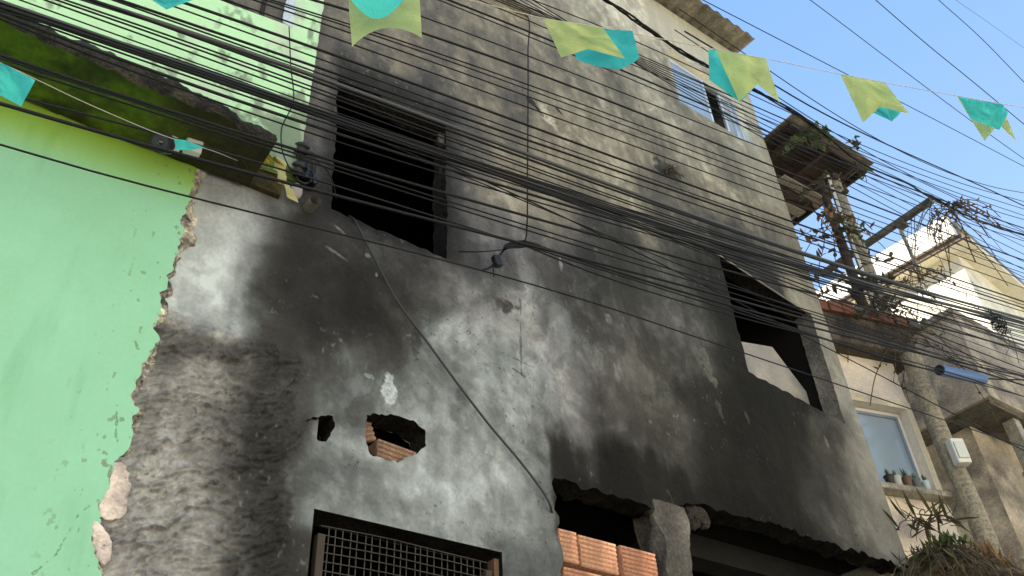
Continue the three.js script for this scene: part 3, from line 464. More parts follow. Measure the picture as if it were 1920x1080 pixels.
// ------------------------------------------------------------------ the beige house at the bend, its terrace
const TH15 = Math.PI / 12, BX = 6.6, BZ = -0.22;
const beige = thing('beige_house', 'narrow beige rendered house with one white framed window and a roof terrace', 'house', V(BX, 0, BZ)); beige.rotation.y = -TH15;
const bPlane = (px, py, off = 0) => { const n = V(-Math.sin(TH15), 0, Math.cos(TH15)), o = V(BX, 0, BZ).addScaledVector(n, off), r = ray(px, py), p = EYE.clone().addScaledVector(r, n.dot(o.clone().sub(EYE)) / n.dot(r)); return [(p.x - BX) * Math.cos(TH15) + (p.z - BZ) * Math.sin(TH15), p.y]; };
{
  const [rx, ry] = bPlane(1697, 768), [, sy] = bPlane(1745, 930), [ex] = bPlane(1760, 900), [, topY] = bPlane(1650, 640), [, botY] = bPlane(1740, 1000);
  const wl = [[0, 0], [ex, 0], ...jag([[ex, botY], [ex - 0.02, topY]], 0.02, 0.05), [0, topY]], x0 = 0.02, hole = [[x0, sy], [rx, sy], [rx, ry], [x0, ry]];
  mesh('wall', uvBox(slabShape(wl, 0.2, 0, [hole])), M.beige, beige);
  mesh('window_surround', uvBox(new THREE.ExtrudeGeometry((() => { const s = shapeOf([[x0 - 0.015, sy], [rx + 0.07, sy], [rx + 0.07, ry + 0.08], [x0 - 0.015, ry + 0.08]]); s.holes.push(pathOf(hole.map(([a, b], i) => [a, b + (i < 2 ? 0.001 : 0)]))); return s; })(), { depth: 0.012, bevelEnabled: false }).translate(0, 0, 0)), std({ map: grainTex([216, 206, 184], 0.12) }), beige);
  const w = mesh('window', barFrame(x0, rx - 0.005, sy, ry - 0.005, 0.035, 0.05, -0.11), M.white, beige);
  mesh('sash', [...barFrame(x0 + 0.035, rx - 0.04, sy + 0.035, ry - 0.04, 0.03, 0.03, -0.1)], M.blueFrame, w);
  mesh('pane', box(rx - x0 - 0.14, ry - sy - 0.13, 0.006, (rx + x0) / 2, (ry + sy) / 2, -0.1), M.glass, w); mesh('skyTint', box(rx - x0 - 0.08, ry - sy - 0.1, 0.01, (rx + x0) / 2, (ry + sy) / 2, -0.135), M.skyTint, w);
  mesh('sill', uvBox(rbox(rx + 0.12, 0.06, 0.2, 0.012, (rx + 0.14) / 2, sy - 0.03, 0.03)), M.concrete, beige);
  mesh('house_body', [box(ex - 0.02, 6.2, 3.5, ex / 2 + 0.01, 3.1, -1.96)], M.greyRender, beige);
  // terrace slab with a tile edge, dark below
  const [, sl0] = bPlane(1640, 655, 0.16), [, sl1] = bPlane(1640, 597, 0.16);
  mesh('terrace_slab', uvBox(rbox(ex + 0.18, sl1 - sl0 - 0.06, 3.6, 0.02, (ex + 0.2) / 2, (sl0 + sl1) / 2 - 0.03, -1.62)), std({ map: grainTex([74, 67, 58], 0.6, { stain: 0.5 }), bumpMap: bumpTex, bumpScale: 0.03 }), beige);
  for (let i = 0; i < 8; i++) mesh('edge_tile', uvBox(rbox(0.15, 0.13, 0.22, 0.01)), i % 4 === 3 ? M.darkConcrete : M.tile, beige, V(0.08 + i * 0.16, sl1 + 0.0 + rr(-0.006, 0.006), 0.1 + rr(-0.01, 0.01)));
  mesh('planter_ledge', uvBox(rbox(1.2, 0.14, 0.5, 0.02, 0.68, botY - 0.42, 0.2)), M.darkConcrete, beige);
  // pots on the sill
  const toW = (x, y, z) => beige.localToWorld(V(x, y, z)); beige.updateMatrixWorld(true);
  const potLabels = ['black flower pot at the building end of the beige house window sill', 'small pale grey flower pot beside the black pot on the beige sill', 'squat brown clay flower pot holding the tallest plant on the beige sill', 'dark grey flower pot next to the brown clay pot on the beige sill', 'narrow bluish white flower pot at the outer end of the beige sill'];
  const cols = [rgb(0.02, 0.02, 0.022), rgb(0.42, 0.43, 0.44), rgb(0.12, 0.07, 0.045), rgb(0.1, 0.11, 0.12), rgb(0.45, 0.56, 0.6)];
  [[1676, 922], [1690, 925], [1711, 930], [1728, 933], [1747, 936]].forEach(([px, py], i) => {
    const [lx] = bPlane(px, py, 0.06), r = i === 4 ? 0.033 : 0.042, h = i === 2 ? 0.1 : 0.09, g = thing('flower_pot', potLabels[i], 'flower pot', toW(lx, sy + 0.001, 0.06), 'flower pots on the sill');
    mesh('pot', new THREE.LatheGeometry([[0, 0], [r * 0.75, 0], [r, h], [r * 1.08, h], [r * 1.08, h + 0.012], [r * 0.9, h + 0.012], [r * 0.86, h - 0.01], [0, h - 0.012]].map(([a, b]) => new THREE.Vector2(a, b)), 18), std({ color: cols[i], roughness: 0.6 }), g);
    const lv = []; for (let k = 0; k < 16; k++) { const a = rr(0, 6.28), t = rr(0.1, 0.7), L = (i === 2 ? 0.13 : 0.08) * rr(0.6, 1.2); lv.push(leaf(L, 0.014).rotateX(-t).rotateY(a).translate(0, h - 0.01, 0)); }
    const f = mesh('foliage', lv, std({ color: [rgb(0.06, 0.1, 0.035), rgb(0.08, 0.12, 0.06)][i % 2], side: THREE.DoubleSide }), g); f.userData.kind = 'stuff';
  });
}
function leaf(L, w) {   // a bent blade growing along +y
  const g = new THREE.PlaneGeometry(w, L, 2, 4).translate(0, L / 2, 0), p = g.attributes.position;
  for (let i = 0; i < p.count; i++) { const t = p.getY(i) / L, s = Math.sin(Math.PI * (0.08 + 0.92 * t)) + 0.12 * (1 - t); p.setX(i, p.getX(i) * s); p.setZ(i, 0.22 * L * t * t + Math.abs(p.getX(i)) * 0.25); }
  g.computeVertexNormals(); return g;
}
M.leafGreen = std({ color: rgb(0.07, 0.115, 0.03), side: THREE.DoubleSide, roughness: 0.7 });
M.leafDry = std({ color: rgb(0.16, 0.095, 0.05), side: THREE.DoubleSide });
M.leafOlive = std({ color: rgb(0.085, 0.08, 0.035), side: THREE.DoubleSide });
M.twig = std({ color: rgb(0.1, 0.08, 0.06) });
function spray(name, label, pos, stems, opts) {   // twigs with leaves along them
  const { L = 0.4, droop = 0.5, leaves = 14, size = 0.06, wide = 0.03, mat = M.leafGreen, spread = 1, up = 0.6, r = 0.004, dirs } = opts;
  const g = thing(name, label, opts.category ?? 'plant', pos), tw = [], lv = [];
  for (let k = 0; k < stems; k++) {
    const a = rr(0, 6.28), l = L * rr(0.6, 1.2), d = dirs ? dirs(k) : V(Math.cos(a) * spread, up * rr(0.5, 1.3), Math.sin(a) * spread).normalize(), pts = [];
    for (let i = 0; i <= 5; i++) { const t = i / 5; pts.push(d.clone().multiplyScalar(l * t).add(V(0.05 * l * Math.sin(7 * t + k), -droop * l * t * t, 0.05 * l * Math.cos(6 * t + k)))); }
    tw.push(tube(pts, r * rr(0.7, 1.3), 8, 4)); const c = new THREE.CatmullRomCurve3(pts);
    for (let i = 0; i < leaves; i++) { const p = c.getPoint(rr(0.25, 1)); lv.push(leaf(size * rr(0.6, 1.3), wide * rr(0.7, 1.2)).rotateX(rr(-1.6, 1.6)).rotateY(rr(0, 6.28)).rotateZ(rr(-0.6, 0.6)).translate(p.x, p.y, p.z)); }
  }
  mesh('stems', tw, opts.twig ?? M.twig, g).userData.kind = 'stuff'; mesh('foliage', lv, mat, g).userData.kind = 'stuff'; return g;
}

// terrace canopy and posts
{
  const g = thing('terrace_canopy', 'dark weathered timber canopy jutting out beside the top of the burnt house', 'canopy', V(6.62, 9.0, 0));
  for (let i = 0; i < 7; i++) mesh('board', uvBox(rbox(1.3 + rr(-0.03, 0.03), 0.025, 0.135, 0.004, 0.62, 0.03, 0)), M.darkWood, g, V(0, rr(-0.006, 0.006), 0.28 - i * 0.142)).rotation.z = 0.02;
  for (const x of [0.15, 0.6, 1.1]) mesh('joist', uvBox(rbox(0.05, 0.08, 1.1, 0.006, x, -0.035, -0.15)), M.darkWood, g);
  mesh('front_edge', uvBox(rbox(1.34, 0.1, 0.03, 0.006, 0.63, 0.0, 0.365)), M.darkWood, g); mesh('end_edge', uvBox(rbox(0.03, 0.09, 1.1, 0.006, 1.3, 0.0, -0.17)), M.darkWood, g);
  mesh('roof_sheet', uvBox(rbox(1.42, 0.02, 1.25, 0.006, 0.66, 0.075, -0.15)), M.roof, g);
  const c2 = thing('broken_boards', 'loose brown boards hanging under the timber canopy against the burnt house edge', 'boards', V(6.62, 8.35, -0.2));
  for (let i = 0; i < 6; i++) { const b = mesh('board', uvBox(rbox(rr(0.7, 1.0), 0.02, 0.11, 0.004, 0.35, 0, 0)), i % 3 ? M.darkWood : M.wood, c2, V(0, 0.05 + rr(-0.1, 0.12) + i * 0.03, 0.25 - i * 0.1)); b.rotation.z = rr(0.05, 0.3); b.rotation.y = rr(-0.2, 0.2); }
}
function post(name, label, a, b, r, mat, bumps = 0.25, group) {
  const base = a.clone(), h = b.y - a.y, g = new THREE.CylinderGeometry(r * 0.85, r, h, 18, 90).translate(0, h / 2, 0), p = g.attributes.position;
  for (let i = 0; i < p.count; i++) { const y = p.getY(i), t = y / h, an = Math.atan2(p.getZ(i), p.getX(i)), k = 1 + bumps * (fbm(y * 1.1 + a.x * 5, Math.sin(an) * 0.9 + 4, 3) - 0.5) * 2; p.setX(i, p.getX(i) * k + (b.x - a.x) * t); p.setZ(i, p.getZ(i) * k + (b.z - a.z) * t); }
  g.computeVertexNormals(); const m = mesh(name, uvBox(g), mat, undefined, base); return tag(m, label, 'post', group);
}
post('terrace_post', 'thick grey round post holding up the outer end of the timber canopy', V(7.6, 6.75, 0.08), V(7.68, 8.95, 0.08), 0.085, M.wood, 0.12);
post('terrace_post', 'thinner dark post with pale conduits next to the thick canopy post', V(7.24, 6.7, 0.08), V(7.32, 8.75, 0.1), 0.05, M.darkWood, 0.2);
{ const c = thing('conduit_pair', 'two pale thin conduits running down the thinner canopy post', 'conduit', V(0, 0, 0)); for (const o of [0, 0.035]) mesh('conduit', tube([V(7.36 + o, 8.8, 0.18), V(7.34 + o, 8, 0.17), V(7.32 + o, 7.3, 0.17), V(7.3 + o, 6.75, 0.17)], 0.009, 16, 6), M.white, c); }
{
  const g = thing('pergola_frame', 'grey metal pergola beam with a short strut reaching out over the street', 'pergola'), X = 8.2;
  const a = onX(1747, 375, X), b = onX(1545, 527, X); b.y = a.y; mesh('beam', uvBox(beam(a, b, 0.07, 0.07)), M.darkConcrete, g);
  mesh('strut', uvBox(beam(onX(1689, 432, X), onX(1722, 506, X), 0.035, 0.035)), M.concrete, g);
  mesh('clamp', uvBox(rbox(0.1, 0.11, 0.1, 0.01)), M.darkConcrete, g, onX(1690, 420, X));
  const p = onX(1605, 482, X); mesh('bracket', beam(V(p.x, p.y, p.z), V(7.7, p.y - 0.02, 0.05), 0.04, 0.04), M.darkConcrete, g);
}

// ------------------------------------------------------------------ utility post, meter box
const poleTop = onZ(1704, 665, 0.25), poleLow = onZ(1862, 1070, 0.25);
post('utility_post', 'tall rough grey wooden post standing at the corner of the beige house', V(poleLow.x - 0.0, 0, 0.25), V(poleTop.x + 0.02, poleTop.y, 0.25), 0.092, M.wood, 0.4);
{
  const c = onZ(1797, 848, 0.36), g = thing('meter_box', 'small white box fixed to the rough wooden post', 'box', c); g.rotation.y = -0.5;
  mesh('case', rbox(0.13, 0.24, 0.09, 0.012), M.white, g); mesh('cover', rbox(0.1, 0.16, 0.02, 0.006, 0, 0, 0.05), std({ color: rgb(0.6, 0.66, 0.64), roughness: 0.3 }), g);
}

// ------------------------------------------------------------------ houses farther along
{
  const g = thing('grey_annex', 'grey rendered jutting upper storey beyond the wooden post with a dark underside', 'house'), X = 9.0, z1 = 0.2, y0 = 6.32, y1 = 7.42;
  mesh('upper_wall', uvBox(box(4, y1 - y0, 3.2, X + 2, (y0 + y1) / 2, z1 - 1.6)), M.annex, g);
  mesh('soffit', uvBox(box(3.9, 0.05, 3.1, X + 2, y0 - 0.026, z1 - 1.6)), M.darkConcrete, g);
  mesh('parapet', uvBox(rbox(4.1, 0.07, 0.1, 0.01, X + 2.02, y1 + 0.036, z1 - 0.03)), M.concrete, g); mesh('parapet', uvBox(rbox(0.1, 0.07, 3.1, 0.01, X - 0.0, y1 + 0.036, z1 - 1.64)), M.concrete, g);
  mesh('lower_wall', uvBox(box(3.6, y0 - 0.06, 2.6, X + 2.1, (y0 - 0.06) / 2, z1 - 1.75)), M.annex, g);
  mesh('corner_post', uvBox(rbox(0.14, y0 - 0.06, 0.14, 0.01, X + 0.62, (y0 - 0.06) / 2, z1 - 0.15)), M.concrete, g);
  const vent = mesh('window', barFrame(X + 1.1, X + 1.9, 4.9, 5.9, 0.06, 0.06, z1 - 0.42), M.concrete, g); mesh('pane', box(0.7, 0.9, 0.01, X + 1.5, 5.4, z1 - 0.42), M.black, vent);
}
{
  const X = 10.15, c = onX(1800, 452, X), g = thing('cream_house', 'sunlit cream house with a white parapet rising behind the wires', 'house', V(X, 0, c.z)); g.rotation.y = 0.1;
  const H = c.y;
  mesh('wall', uvBox(box(4.8, H, 4.8, 2.6, H / 2, -2.55)), M.cream, g);
  mesh('ledge_band', uvBox(rbox(5.2, 0.07, 5.2, 0.01, 2.6, H + 0.036, -2.5)), M.cream, g); mesh('fascia', uvBox(rbox(0.04, 0.09, 5.2, 0.006, -0.02, H + 0.036, -2.5)), std({ map: grainTex([104, 88, 76], 0.4) }), g);
  const s = [[0, 0], [-5.1, 0], [-5.1, 0.34]]; for (let i = 0; i <= 30; i++) s.push([-5.1 + i * 0.17, 0.34 + 0.05 * (fbm(i * 0.7, 3, 3) - 0.5)]);
  mesh('parapet', uvBox(new THREE.ExtrudeGeometry(shapeOf(s), { depth: 0.14, bevelEnabled: false }).rotateY(-Math.PI / 2).translate(0.05, H + 0.073, 0)), std({ map: grainTex([236, 230, 220], 0.12, { stain: 0.2 }) }), g);
  mesh('parapet', uvBox(box(5.0, 0.3, 0.14, 2.56, H + 0.22, -0.03)), M.greyRender, g);
  for (const x of [1.6, 3.3]) { const w = mesh('window', barFrame(x, x + 0.9, H - 1.6, H - 0.5, 0.06, 0.06, -0.14), M.white, g); mesh('pane', box(0.8, 1.0, 0.01, x + 0.45, H - 1.05, -0.148), M.black, w); }
}

// ------------------------------------------------------------------ overhead cables
const G_CABLE = 'overhead cables strung along the street';
const cables = [];
function taut(pts) {   // a hanging cable runs smooth: least-squares cubic through the marks
  if (pts.length < 5) return pts;
  const x0 = pts[0][0], w = pts[pts.length - 1][0] - x0, A = Array.from({ length: 4 }, () => new Float64Array(5));
  for (const [x, y] of pts) { const t = (x - x0) / w, b = [1, t, t * t, t * t * t]; for (let i = 0; i < 4; i++) { for (let j = 0; j < 4; j++) A[i][j] += b[i] * b[j]; A[i][4] += b[i] * y; } }
  for (let i = 0; i < 4; i++) { A[i][i] += 1e-9; for (let k = i + 1; k < 4; k++) { const f = A[k][i] / A[i][i]; for (let j = i; j < 5; j++) A[k][j] -= f * A[i][j]; } }
  const c = [0, 0, 0, 0]; for (let i = 3; i >= 0; i--) { let q = A[i][4]; for (let j = i + 1; j < 4; j++) q -= A[i][j] * c[j]; c[i] = q / A[i][i]; }
  return Array.from({ length: 10 }, (_, i) => { const t = i / 9; return [x0 + w * t, c[0] + t * (c[1] + t * (c[2] + t * c[3]))]; });
}
function cable(marks0, r, label, mat = M.cable, group, z = null) {
  const pts = taut(marks0);
  const zz = z ?? 0.62 + 0.34 * rnd(), v = pts.map(([a, b]) => onZ(a, b, zz));
  const a = v[0], b = v[1], e = v[v.length - 1], f = v[v.length - 2];
  if (pts[0][0] < 970 || pts[0][1] < 1 || pts[0][0] > 1300) v.unshift(a.clone().add(a.clone().sub(b).normalize().multiplyScalar(1.2))); v.push(e.clone().add(e.clone().sub(f).normalize().multiplyScalar(9)));
  const o = tag(mesh('overhead_cable', tube(v, r, 64, 6), mat), label, 'cable', group); cables.push({ o, pts, label }); return o;
}
const CL = 'thin black cable among the many strung across the burnt house front';
const SL = 'thin black cable crossing the sky beside the upper window';
const T = 0.0047, TT = 0.0078, TTT = 0.0135;
cable([[1000, 0], [1130, 52], [1260, 108], [1420, 182], [1560, 248], [1920, 378]], T, CL, M.cable, G_CABLE);
cable([[960, 0], [1100, 60], [1260, 130], [1420, 200], [1560, 262], [1920, 392]], T, CL, M.cable, G_CABLE);
cable([[900, 0], [1080, 78], [1260, 152], [1420, 216], [1560, 276], [1920, 404]], T, CL, M.cable, G_CABLE);
cable([[840, 0], [900, 22], [1080, 96], [1280, 180], [1560, 296], [1920, 428]], TT, 'black cable passing just under the yellow flag in front of the upper wall', M.cable);
cable([[820, 0], [900, 29], [1080, 106], [1280, 190], [1560, 304], [1920, 436]], T, CL, M.cable, G_CABLE);
cable([[700, 0], [900, 68], [1080, 142], [1280, 218], [1560, 326], [1920, 452]], T, CL, M.cable, G_CABLE);
cable([[590, 0], [640, 16], [900, 97], [1080, 168], [1280, 242], [1560, 356], [1920, 488]], TT, CL, M.cable, G_CABLE);
cable([[545, 10], [640, 42], [900, 127], [1280, 264], [1560, 372], [1920, 503]], T, CL, M.cable, G_CABLE);
cable([[530, 8], [640, 50], [900, 134], [1280, 274], [1560, 384], [1920, 512]], T, CL, M.cable, G_CABLE);
cable([[480, 0], [640, 58], [900, 149], [1280, 284], [1560, 396], [1920, 524]], T, CL, M.cable, G_CABLE);
cable([[425, 0], [640, 76], [900, 170], [1280, 304], [1560, 412], [1920, 540]], T, CL, M.cable, G_CABLE);
cable([[330, 0], [480, 51], [640, 108], [900, 202], [1280, 342], [1560, 442], [1920, 566]], TT, CL, M.cable, G_CABLE);
cable([[290, 0], [480, 66], [640, 124], [900, 222], [1280, 356], [1560, 454], [1920, 572]], T, CL, M.cable, G_CABLE);
cable([[217, 0], [320, 29], [480, 86], [900, 234], [1280, 362], [1560, 458], [1920, 578]], TT, CL, M.cable, G_CABLE);
cable([[225, 5], [320, 37], [480, 97], [900, 243], [1280, 374], [1560, 470], [1920, 584]], T, CL, M.cable, G_CABLE);
cable([[160, 0], [320, 45], [480, 107], [900, 256], [1280, 396], [1560, 492], [1920, 598]], TTT, 'thick grey cable crossing the green upper wall above the thickest bundle', M.cableGrey);
cable([[172, 0], [320, 51], [480, 115], [900, 263], [1280, 402], [1560, 497], [1920, 604]], TT, CL, M.cable, G_CABLE);
cable([[122, 0], [320, 66], [480, 127], [900, 277], [1280, 412], [1560, 508], [1920, 612]], T, CL, M.cable, G_CABLE);
cable([[104, 0], [320, 72], [480, 134], [900, 284], [1280, 416], [1560, 512], [1920, 618]], T, CL, M.cable, G_CABLE);
cable([[80, 0], [320, 82], [480, 142], [900, 300], [1280, 424], [1560, 520], [1920, 626]], T, CL, M.cable, G_CABLE);
cable([[36, 0], [320, 100], [480, 158], [900, 308], [1280, 428], [1560, 526], [1920, 634]], T * 0.8, CL, M.cable, G_CABLE);
cable([[0, 6], [320, 115], [480, 169], [900, 314], [1280, 427], [1560, 516], [1920, 606]], 0.0165, 'thickest sheathed cable of the bundle crossing the left burnt window', M.cableGrey, undefined, 0.7);
cable([[0, 13], [320, 124], [480, 177], [900, 321], [1280, 433], [1560, 522], [1920, 612]], TT, CL, M.cable, G_CABLE, 0.72);
cable([[0, 19], [320, 129], [480, 190], [900, 326], [1280, 438], [1560, 528], [1920, 622]], T, CL, M.cable, G_CABLE);
cable([[0, 27], [320, 143], [480, 202], [900, 337], [1280, 446], [1560, 536], [1920, 640]], TT, CL, M.cable, G_CABLE);
cable([[0, 36], [320, 157], [480, 218], [900, 350], [1280, 452], [1560, 541], [1920, 648]], T, CL, M.cable, G_CABLE);
cable([[0, 103], [160, 155], [320, 210], [480, 260], [640, 304], [900, 380], [1280, 484], [1560, 562], [1920, 656]], TT, 'dark cable crossing under the mossy ledge and the lower part of the left burnt window', M.cable);
cable([[0, 108], [160, 161], [320, 216], [480, 267], [640, 311], [900, 396], [1280, 508], [1560, 600], [1920, 700]], T, CL, M.cable, G_CABLE);
cable([[0, 119], [160, 166], [320, 222], [480, 276], [640, 322], [900, 404], [1280, 516], [1560, 612], [1920, 712]], T, CL, M.cable, G_CABLE);
cable([[0, 192], [160, 240], [320, 289], [480, 331], [640, 362], [900, 440], [1280, 526], [1560, 622], [1920, 720]], TT, 'black cable passing just below the security camera on the green wall', M.cable);
cable([[0, 171], [160, 214], [320, 262], [480, 307], [640, 345], [900, 432], [1280, 553], [1560, 644], [1920, 742]], T, 'thin black cable crossing in front of the security camera lens', M.cable);
cable([[0, 272], [160, 315], [320, 360], [480, 402], [640, 441], [800, 478], [960, 520], [1140, 580], [1280, 622]], T * 0.9, 'lowest thin black cable running across the plain green wall', M.cable);
cable([[0, 9], [320, 119], [480, 173], [800, 285], [940, 342], [1020, 384], [1140, 440], [1280, 512], [1400, 585], [1520, 655], [1640, 705], [1760, 745]], T, 'thin cable falling steeply across the middle of the wall to the right window', M.cable, undefined, 0.66);
cable([[0, 15], [320, 126], [480, 180], [800, 291], [950, 350], [1060, 412], [1200, 470], [1300, 500], [1420, 560], [1560, 610], [1700, 645], [1920, 700]], T * 0.8, CL, M.cable, G_CABLE);
cable([[982, 452], [1030, 466], [1100, 494], [1240, 536], [1400, 580], [1560, 622], [1740, 668], [1920, 705]], TT, 'dark cable starting at the knotted splice and crossing the right burnt window', M.cable, undefined, 0.72);
cable([[976, 456], [1030, 478], [1140, 530], [1280, 562], [1420, 600], [1560, 640], [1740, 690], [1920, 742]], T, CL, M.cable, G_CABLE);
for (let i = 0; i < 9; i++) { const o = i * 8.5; const q = 1.1 * (i - 4); cable([[0, 7 + q], [320, 117 + q], [480, 171 + q], [900, 315 + 1.4 * q], [1100, 366 + o * 0.2], [1250, 405 + o * 0.6], [1420, 462 + o * 0.8], [1560, 512 + o], [1740, 560 + o * 1.3], [1920, 596 + o * 1.8]], T * rr(0.7, 1.1), CL, M.cable, G_CABLE); cables[cables.length - 1].fan = true; }
for (let i = 0; i < 7; i++) { const o = i * 12; cable([[900 + i * 14, -12], [1100 + i * 6, 70 + o * 0.3], [1330, 164 + o * 0.5], [1440, 206 + o * 0.7], [1580, 272 + o], [1740, 352 + o * 1.1], [1920, 432 + o * 1.2]], T * rr(0.75, 1), SL, M.cable, 'cables beside the upper window'); }
{ // which cable is which: counted where they cross one plain mark
  const word = ['top', 'second', 'third', 'fourth', 'fifth', 'sixth', 'seventh', 'eighth', 'ninth', 'tenth', 'eleventh', 'twelfth', 'thirteenth', 'fourteenth', 'fifteenth', 'sixteenth', 'seventeenth', 'eighteenth', 'nineteenth', 'twentieth'];
  const nth = (n) => (n < 20 ? word[n] : n % 10 === 9 ? ['thirtieth', 'fortieth', 'fiftieth', 'sixtieth'][(n - 29) / 10] : ['twenty-', 'thirty-', 'forty-', 'fifty-'][Math.floor((n - 19) / 10)] + (n % 10 === 9 ? '' : word[(n + 1) % 10 - 1].replace('top', 'first')));
  const yAt = (pts, x) => { for (let i = 0; i + 1 < pts.length; i++) if (x >= pts[i][0] && x <= pts[i + 1][0]) return lerp(pts[i][1], pts[i + 1][1], (x - pts[i][0]) / (pts[i + 1][0] - pts[i][0])); return null; };
  const row = (list, x, say) => list.map((c) => ({ c, y: yAt(c.pts, x) })).filter((q) => q.y !== null && q.y > 0).sort((a, b) => a.y - b.y).forEach(({ c }, i, all) => { if (c.label === CL || c.label === SL) c.o.userData.label = say(i === all.length - 1 ? 'lowest' : i === 0 ? 'topmost' : nth(i)); });
  const wire = cables.filter((c) => yAt(c.pts, 989) > 0), rest = cables.filter((c) => !wire.includes(c));
  row(wire, 989, (n) => `thin black cable, ${n} counting down the plumb wire on the burnt wall`);
  row(rest.filter((c) => c.fan), 1420, (n) => `thin black cable, ${n} of the fan passing just above the right burnt window`);
  row(rest.filter((c) => c.label === SL), 1440, (n) => `thin black cable, ${n} of those leaving the upper window across the sky`);
  row(rest.filter((c) => c.label === CL && !c.fan), 1420, (n) => `thin dark cable, ${n} of the loose ones starting right of the plumb wire`);
}
// cables high against the sky
const G_SKY = 'cables high against the open sky';
cable([[1318, 0], [1591, 141], [1760, 228], [1920, 312]], T, 'cable against the sky falling from the roof edge behind the middle flags', M.cable, undefined, 1.1);
cable([[1519, 0], [1640, 90], [1732, 162], [1820, 225], [1920, 298]], T, 'dark cable in the open sky crossing the flag string between the two last flag pairs', M.cable, undefined, 1.1);
cable([[1642, 0], [1732, 78], [1830, 158], [1920, 233]], TT * 0.8, 'dark cable in the open sky passing just above the last turquoise flag', M.cable, undefined, 1.1);
cable([[1760, 0], [1840, 72], [1920, 154]], TT * 0.8, 'dark cable cutting the upper right corner of the sky', M.cable, undefined, 1.1);
cable([[1792, 0], [1850, 40], [1920, 90]], 0.0035, 'thinnest pale wire in the upper right corner of the sky', M.cableGrey, undefined, 1.1);
cable([[1442, 132], [1560, 210], [1700, 290], [1820, 338], [1920, 362]], T, 'cable running above the twisted bundle over the sky', M.cable, undefined, 0.95);
cable([[1450, 158], [1560, 222], [1660, 268], [1800, 332], [1920, 386]], TT, 'thicker double cable running just above the twisted bundle over the sky', M.cable, undefined, 0.95);
cable([[1440, 170], [1600, 270], [1740, 345], [1840, 386], [1920, 412]], T, 'thin cable running along the upper side of the twisted bundle to the right edge', M.cable);
// twisted bundle
{
  const mid = [[1040, -60], [1135, 0], [1200, 44], [1290, 104], [1350, 136], [1420, 172], [1500, 218], [1590, 288], [1700, 346], [1742, 366], [1800, 400], [1860, 422], [1920, 441], [1990, 466], [2300, 580], [2600, 690]].map(([a, b]) => onZ(a, b, 0.8));
  const c = new THREE.CatmullRomCurve3(mid), g = thing('twisted_cable_bundle', 'thick twisted bundle of black cables from the roof edge down to the pergola', 'cable bundle'), N = 150;
  for (let k = 0; k < 5; k++) { const pts = []; for (let i = 0; i <= N; i++) { const t = i / N, p = c.getPoint(t), a = t * (46 + 9 * k) + k * 1.57 + 3 * fbm(t * 9, k * 7, 2), r = 0.005 + 0.016 * fbm(t * 26 + k * 5, k, 2); pts.push(p.add(V(0.2 * r * Math.sin(a), r * Math.cos(a), r * Math.sin(a)))); } mesh('strand', tube(pts, [0.0095, 0.0075, 0.006, 0.005, 0.004][k], 300, 5), M.cable, g); }
}
{
  const c = onZ(1868, 600, 0.75), g = thing('wire_tangle', 'tangle of coiled black wire hung on the cables in front of the far houses', 'wire tangle', c);
  for (let k = 0; k < 7; k++) { const pts = [], R0 = rr(0.06, 0.16); for (let i = 0; i <= 14; i++) { const a = i * 0.55 + k; pts.push(V(R0 * Math.cos(a) * rr(0.8, 1.3) + rr(-0.02, 0.02), 0.6 * R0 * Math.sin(a) * rr(0.7, 1.3) - 0.02 * k, rr(-0.05, 0.05))); } mesh('wire', tube(pts, rr(0.003, 0.006), 60, 5), M.cable, g); }
  for (let k = 0; k < 4; k++) mesh('wire', tube([V(rr(-0.1, 0.1), 0, 0), V(rr(-0.2, 0.1), rr(-0.3, -0.1), 0.03), V(rr(-0.4, 0.1), rr(-0.6, -0.3), 0.02)], 0.003, 16, 4), M.cable, g);
}
// plumb wire with knotted splice
tag(mesh('hanging_wire', tube([[968, 24], [988, 30], [990, 100], [990, 220], [989, 330], [988, 425], [984, 452], [962, 462]].map(([a, b]) => onZ(a, b, 0.14)), 0.0055, 60, 6), M.cable), 'straight wire hanging plumb down the middle of the burnt wall from the upper window', 'wire');
{
  const p0 = onZ(985, 455, 0.16), g = thing('cable_splice', 'knot of taped cables with a small black connector under the hanging wire', 'cable splice', p0), L = (a, b, z = 0.16) => onZ(a, b, z).sub(p0);
  for (let k = 0; k < 5; k++) mesh('wire_end', tube([L(1000 + k * 3, 455 + k), L(975, 452 + k * 3, 0.18), L(950, 458 + k * 2, 0.14 + 0.02 * k), L(942, 472, 0.17), L(934, 484)], 0.006, 20, 5), M.cable, g);
  mesh('connector', rbox(0.055, 0.085, 0.05, 0.012).rotateZ(0.3), M.black, g, L(932, 490));
  mesh('wire_end', tube([L(928, 492), L(918, 502), L(903, 507)], 0.007, 10, 5), M.cable, g); mesh('wire_end', tube([L(924, 496), L(925, 506), L(926, 519)], 0.0045, 8, 5), M.cable, g);
  mesh('wire_end', tube([L(945, 468), L(900, 472), L(860, 472, 0.03)], 0.004, 12, 5), M.cable, g);
}
tag(mesh('sagging_cable', tube([[655, 405], [666, 416], [690, 462], [715, 510], [745, 565], [800, 640], [860, 722], [920, 800], [975, 865], [1020, 925], [1032, 948], [1036, 975]].map(([a, b], i) => onZ(a, b, i === 0 ? -0.1 : i === 11 ? -0.06 : 0.035)), 0.0072, 80, 7), std({ color: rgb(0.03, 0.03, 0.03), roughness: 0.5 })), 'thick black cable hanging diagonally from the left burnt window to the brick opening', 'cable');
tag(mesh('drooping_wire', tube([[542, 50], [545, 120], [550, 190], [536, 222], [528, 240], [530, 285], [545, 320]].map(([a, b]) => onZ(a, b, 0.09)), 0.004, 40, 5), M.cable), 'thin crooked wire running down the green upper wall beside the party wall', 'wire');
